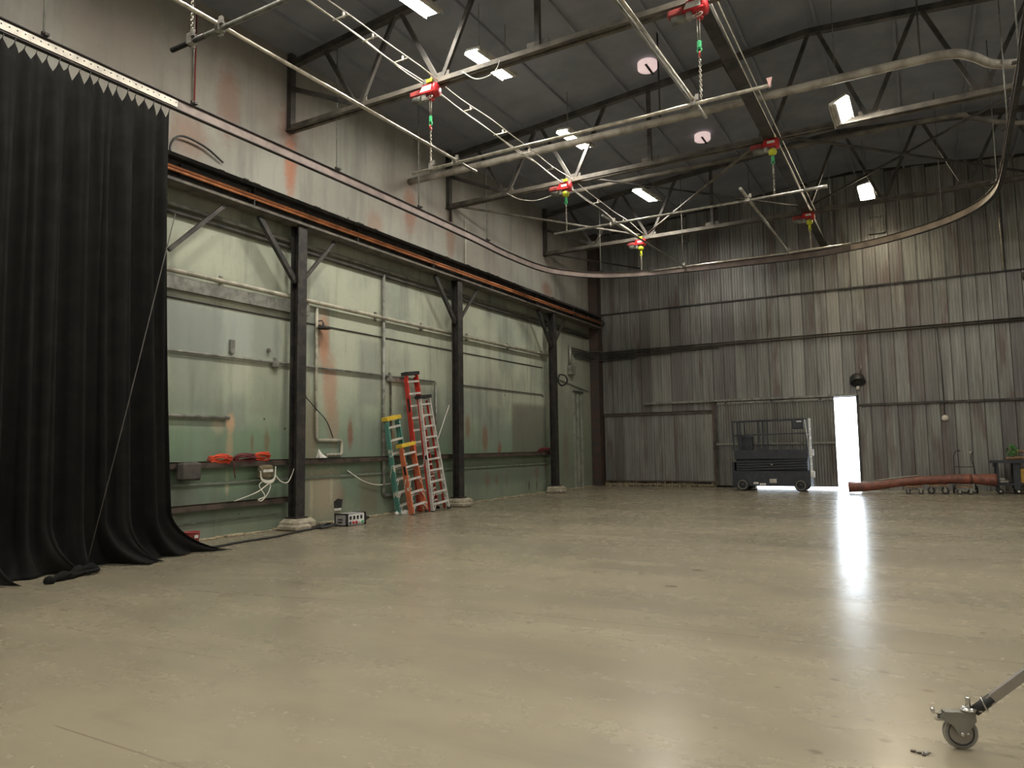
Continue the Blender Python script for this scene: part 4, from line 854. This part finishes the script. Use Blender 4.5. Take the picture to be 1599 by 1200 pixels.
walltag(MB().rbox((3.05, BY-.14, 6.62), (.2, .2, .24), .05).build('siren', 'dark_truss', origin=(3.05, BY-.1, 6.6)), 'small dark siren under the lap seam at the right', 'siren')
walltag(MB().lathe((1.3, BY-.06, 5.25), (0, -1, 0), [(0, .04), (.05, .04), (.05, 0)], 8).build('conduit_fitting', 'galv', origin=(1.3, BY, 5.25)), 'small fitting on the end wall conduit', 'fitting')

# ------------------------------------------------------------------ long red-brown prop and its wheels
tk = thing('curved_prop', (0, 25.2, 0), 'long curved red-brown tapering prop tube lying on low dollies', 'prop')
cp = [(-2.1, 25.0, .17), (-1.5, 25.08, .20), (-.8, 25.16, .31), (0.0, 25.22, .40), (.8, 25.28, .44), (1.25, 25.3, .44), (1.80, 25.34, .41)]
pt = smooth_path(cp, 6); N = len(pt)
MB().tube(pt[:N-7], [.155-.03*math.sin(i/(N-8)*3.14) for i in range(N-7)], 12).build('body', 'terracotta', tk)
MB().tube(pt[N-8:], [.135+.055*(i/7) for i in range(8)], 14).build('wide_end', 'terracotta', tk)
MB().torus(pt[N-8], (1, .05, 0), .14, .015, 18, 5).build('joint_ring', 'brown_rail', tk)
MB().tube([V(p)+V(0, .05, .16) for p in pt[:18]], .012, 5).build('edge_strip', 'pale_pipe', tk)
def dolly(cx_, cy_, lab, wx=.34, spoke=False, z=.20):
    d = thing('wheel_dolly', (cx_, cy_, 0), lab, 'dolly', 'low dollies under the curved prop')
    MB().box((cx_-wx/2-.06, cy_-.22, z), (cx_+wx/2+.06, cy_+.22, z+.04)).build('board', 'wood', d)
    R = .10 if spoke else .065
    for sx in (-1, 1):
        for sy in (-1, 1):
            x_, y_ = cx_+sx*wx/2, cy_+sy*.19
            cs_ = MB(); cs_.box((x_-.03, y_-.035, R*.6), (x_+.03, y_-.028, z)); cs_.box((x_-.03, y_+.028, R*.6), (x_+.03, y_+.035, z)); cs_.box((x_-.04, y_-.035, z-.02), (x_+.04, y_+.035, z)); f_ = cs_.build('caster_fork', 'galv', d)
            MB().lathe((x_, y_-.022, R), (0, 1, 0), [(0, R*.6), (0, R), (.044, R), (.044, R*.6), (0, R*.6)], 16).build('tyre', 'rubber', f_)
            MB().lathe((x_, y_-.024, R), (0, 1, 0), [(0, 0), (0, R*.3), (.048, R*.3), (.048, 0)], 10).build('hub', 'galv', f_)
            b = MB()
            for k_ in range(3): a = k_*math.pi/3+.4; b.bar((x_-R*.62*math.cos(a), y_, R-R*.62*math.sin(a)), (x_+R*.62*math.cos(a), y_, R+R*.62*math.sin(a)), .02, .014)
            b.build('spokes', 'galv', f_)
dolly(-.30, 25.15, 'small dolly with plain casters under the middle of the prop', .34)
dolly(.32, 25.2, 'dolly with larger spoked wheels under the prop', .36, True, .235)
dolly(1.0, 25.3, 'small dolly under the wide end of the prop', .28)
ht = thing('hand_truck', (1.0, 25.85, 0), 'thin black hand truck standing behind the curved prop', 'hand truck')
MB().tube(smooth_path([(.78, 25.8, .1), (.78, 25.82, .9), (.80, 25.85, 1.15), (.88, 25.88, 1.27), (.97, 25.9, 1.25)]), .014, 6).build('rail', 'black_steel', ht)
MB().tube(smooth_path([(1.30, 25.8, .1), (1.30, 25.82, .7), (1.24, 25.85, 1.0), (1.28, 25.88, 1.22)]), .016, 6).build('rail', 'black_steel', ht)
for z_ in (.3, .78): MB().tube([(.78, 25.81, z_), (1.29, 25.81, z_)], .012, 6).build('cross_bar', 'black_steel', ht)
for x_ in (.74, 1.34): MB().lathe((x_-.025, 25.9, .11), (1, 0, 0), [(0, 0), (0, .11), (.05, .11), (.05, 0)], 16).build('wheel', 'rubber', ht)
MB().box((.78, 25.62, .02), (1.30, 25.8, .04)).build('toe_plate', 'black_steel', ht); MB().lathe((1.22, 25.85, 1.22), (0, -1, 0), [(0, .03), (.03, .03), (.03, 0)], 8).build('grip_end', 'plate_white', ht)

ct = thing('work_cart', (2.6, 25.9, 0), 'dark work cart with casters at the end wall', 'cart')
CX0, CX1, CY0, CY1 = 1.78, 3.6, 25.55, 26.3
MB().box((CX0-.06, CY0-.04, .90), (CX1+.06, CY1+.04, .97)).build('top', 'lift_black', ct)
MB().box((CX0, CY0, .26), (CX1, CY1, .31)).build('lower_shelf', 'lift_black', ct)
for x_, wd in ((CX0+.08, .06), (2.32, .16), (CX1-.08, .06)):
    for y_ in (CY0+.05, CY1-.05): MB().box((x_-wd/2, y_-.03, .14), (x_+wd/2, y_+.03, .92)).build('leg', 'lift_black', ct)
for x_ in (CX0+.12, 2.34, CX1-.1):
    for y_ in (CY0+.05, CY1-.05):
        c_ = MB().lathe((x_, y_-.03, .075), (0, 1, 0), [(0, 0), (0, .075), (.06, .075), (.06, 0)], 16).build('caster', 'rubber', ct); MB().lathe((x_, y_-.04, .075), (0, 1, 0), [(0, 0), (0, .035), (.08, .035), (.08, 0)], 10).build('hub', 'plate_white', c_)
MB().cbox((CX0-.02, CY0-.03, .85), (.05, .04, .12)).build('edge_clip', 'black_steel', ct)
def tagd(o, lab, cat, group=None): return walltag(o, lab, cat, group)
tagd(MB().rbox((2.56, 25.75, .52), (.34, .3, .42), .03).build('ochre_crate', 'ochre', origin=(2.56, 25.75, .31)), 'ochre plastic container on the lower cart shelf', 'crate')
b = MB().add([(2.38, 25.6, .31), (3.3, 25.6, .31), (3.3, 26.0, .31), (2.38, 26.0, .31), (2.36, 25.56, .50), (3.4, 25.56, .36), (3.4, 26.0, .46), (2.36, 26.0, .62)], [(0, 3, 2, 1), (4, 5, 6, 7), (0, 1, 5, 4), (1, 2, 6, 5), (2, 3, 7, 6), (3, 0, 4, 7)])
b = MB().rbox((3.1, 25.8, .43), (.62, .4, .24), .04)
tagd(b.build('tool_case', 'blue_dark', origin=(3.1, 25.8, .31)), 'dark blue tool case beside the ochre container', 'case')
b = MB(); b.rbox((2.0, 25.75, .36), (.28, .26, .10), .03); b.cbox((1.96, 25.7, .43), (.14, .1, .06)); tagd(b.build('hand_tool', 'galv', origin=(2, 25.75, .31)), 'grey tool lying on the lower cart shelf', 'tool')
for (pts, r, lab) in [([(2.1, 25.8, 1.02), (2.5, 25.85, 1.05), (3.3, 25.8, 1.02)], .04, 'long pale timber offcut lying on the cart'), ([(2.35, 25.95, 1.02), (2.45, 25.92, 1.25), (2.75, 25.9, 1.12), (3.2, 25.9, 1.10)], .035, 'bent branch on top of the cart'), ([(2.5, 25.7, 1.03), (2.9, 25.72, 1.12), (3.5, 25.75, 1.08)], .03, 'thin brown stick across the cart')]:
    b = MB(); P_ = smooth_path(pts, 6); b.tube(P_, [r*(1+.25*math.sin(i*1.7)) for i in range(len(P_))], 7); tagd(b.build('timber_offcut', 'wood', origin=pts[0]), lab, 'wood', 'wood scraps on the cart')
b = MB()
for i in range(70):
    a = random.uniform(0, 6.28); r = random.uniform(0, .17); c_ = V(2.27+r*math.cos(a), 25.85+r*math.sin(a)*.8, 1.12+random.random()*.34*(1-r*2.5)); u_ = V(random.uniform(-1, 1), random.uniform(-1, 1), random.uniform(-.3, 1)).normalized()*.09; s_ = u_.orthogonal().normalized()*.028
    b.add([c_-u_*.5, c_+s_, c_+u_*.6, c_-s_], [(0, 1, 2, 3)])
pl_ = thing('leafy_sprig', (2.27, 25.85, .97), 'green leafy sprig piled on the cart', 'plant'); b.build('leaves', 'leaf_green', pl_, kind='stuff')
b = MB(); [b.tube([(2.27+.04*i, 25.85, .97), (2.25+.06*i-.06, 25.86, 1.35-.05*i)], .012, 5) for i in range(4)]; b.build('stems', 'wood', pl_)

# ------------------------------------------------------------------ rolling stand in the foreground
st = thing('rolling_stand', (.09, 4.53, 0), 'chrome caster and grey leg of a rolling stand on the near floor', 'stand')
wx, wy, R = .085, 4.53, .085
ax = V(.30, -.954, 0).normalized(); fw = V(.954, .30, 0)     # wheel axle / rolling direction
tyre = MB().lathe((V(wx, wy, R)-ax*.016), ax, [(0, .058), (.0, .074), (.006, .083), (.016, .085), (.026, .083), (.032, .074), (.032, .058)], 32).build('tyre', 'wheel_grey', st)
MB().lathe((V(wx, wy, R)-ax*.013), ax, [(0, 0), (0, .02), (.002, .052), (-.003, .058), (.029, .058), (.024, .052), (.026, .02), (.026, 0)], 28).build('wheel_disc', 'leg_grey', st)
for rr_, r2, mt in ((.060, .003, 'rubber'), (.079, .003, 'chrome')): MB().torus(V(wx, wy, R)+ax*(.016 if rr_ < .07 else .011), ax, rr_, r2, 36, 6).build('rim_highlight_ring', mt, st)  # outer chrome ring stands in for a highlight on the tyre
top = V(wx, wy, 0)+fw*.045
b = MB()
for sg in (-1, 1):
    o_ = V(wx, wy, 0)+ax*(sg*.022)
    prof = [(-.10, .168), (-.075, .184), (-.02, .192), (.07, .186), (.072, .150), (.048, .118), (.022, .078), (.008, .068), (-.008, .070), (-.022, .088), (-.038, .122), (-.07, .142), (-.095, .150)]
    vs = [o_+fw*a+V(0, 0, z_) for a, z_ in prof]+[o_+ax*.004*sg+fw*a+V(0, 0, z_) for a, z_ in prof]; n = len(prof)
    b.add(vs, [tuple(range(n)), tuple(range(2*n-1, n-1, -1))]+[(i, (i+1) % n, n+(i+1) % n, n+i) for i in range(n)])
b.hull(V(wx, wy, .186)+fw*.0, fw*.15, ax*.05, V(0, 0, .008)); b.build('fork', 'fork_steel', st)
b = MB(); b.lathe(V(wx, wy, R)+ax*.028, ax, [(0, .010), (.009, .010), (.009, 0)], 6); b.lathe(V(wx, wy, R)+ax*.026+fw*.026, ax, [(0, .008), (.007, .008), (.007, 0)], 6); b.lathe(V(wx, wy, R)-ax*.028, -ax, [(0, .012), (.006, .012), (.006, 0)], 6); b.build('axle_bolt', 'chrome', st)
b = MB(); b.hull(V(wx, wy, .178)-fw*.105, fw*.05, ax*.03, V(0, 0, .006)); b.lathe(V(wx, wy, .18)-fw*.125, (0, 0, 1), [(0, 0), (.0, .010), (.012, .012), (.02, .008), (.022, 0)], 10); b.hull(V(wx, wy, .146)-fw*.10, fw*.03, ax*.03, V(0, 0, .012)); b.build('brake_lever', 'chrome', st)
b = MB().lathe(top+V(0, 0, .19), (0, 0, 1), [(0, 0), (0, .032), (.012, .036), (.022, .030), (.022, 0)], 20); b.torus(top+V(0, 0, .20), (0, 0, 1), .034, .006, 20, 5); b.build('swivel', 'chrome', st)
MB().lathe(top+V(0, 0, .21), (0, 0, 1), [(0, 0), (0, .012), (.05, .012), (.054, .009), (.054, 0)], 10).build('stem_bolt', 'chrome', st)
L0 = V(.155, 4.55, .195); L1 = V(.38, 4.55, .41); d_ = (L1-L0).normalized(); L2 = L0+d_*1.05
MB().bar(top+V(-.01, 0, .212), L0+V(.035, 0, .008), .045, .008).build('foot_plate', 'chrome', st)
sd = d_.cross(V(0, 1, 0)).normalized()
MB().tube([L0, L0+d_*.115], .026, 10).build('leg_socket', 'rubber', st)
MB().bar(L0+d_*.09, L2, .042, .042, (0, 1, 0)).build('leg', 'leg_grey', st)
MB().torus(L0+d_*.062, d_+V(.25, 0, -.3), .036, .005, 18, 5).build('clip_ring', 'chrome', st)
M0 = L2+d_*.03
MB().tube([(M0.x+.03, M0.y, .55), (M0.x+.03, M0.y, 2.6)], .03, 12).build('mast', 'leg_grey', st); MB().lathe((M0.x+.03, M0.y, M0.z-.1), (0, 0, 1), [(0, 0), (0, .07), (.2, .07), (.2, 0)], 16).build('hub', 'black_plastic', st)
for a in (2.1, -2.1):
    dv = V(-math.cos(a), math.sin(a), 0); hp = V(M0.x+.03, M0.y, M0.z); ft = hp+dv*.78; MB().bar(hp, V(ft.x, ft.y, .2), .042, .042).build('leg', 'leg_grey', st)
    MB().lathe((ft.x, ft.y-.016, R), (0, 1, 0), [(0, 0), (0, .085), (.032, .085), (.032, 0)], 20).build('rear_wheel', 'wheel_grey', st); MB().box((ft.x-.03, ft.y-.025, R), (ft.x+.03, ft.y+.025, .22)).build('rear_fork', 'chrome', st)
o = thing('floor_bolt', (-.09, 4.38, 0), 'broken anchor bolt in a chipped patch of floor near the caster', 'bolt')
MB().lathe((-.075, 4.375, 0), (0, 0, 1), [(0, .014), (.012, .013), (.012, 0)], 7).build('head', 'galv', o)
b = MB()
for i in range(7): a = random.uniform(0, 6.28); r = random.uniform(.02, .08); s_ = random.uniform(.006, .012); b.rbox((-.09+r*math.cos(a), 4.38+r*.5*math.sin(a), s_*.4), (s_*2.2, s_*1.6, s_*.8), s_*.3)
b.build('crumbs', 'brown_rail', o, kind='stuff')
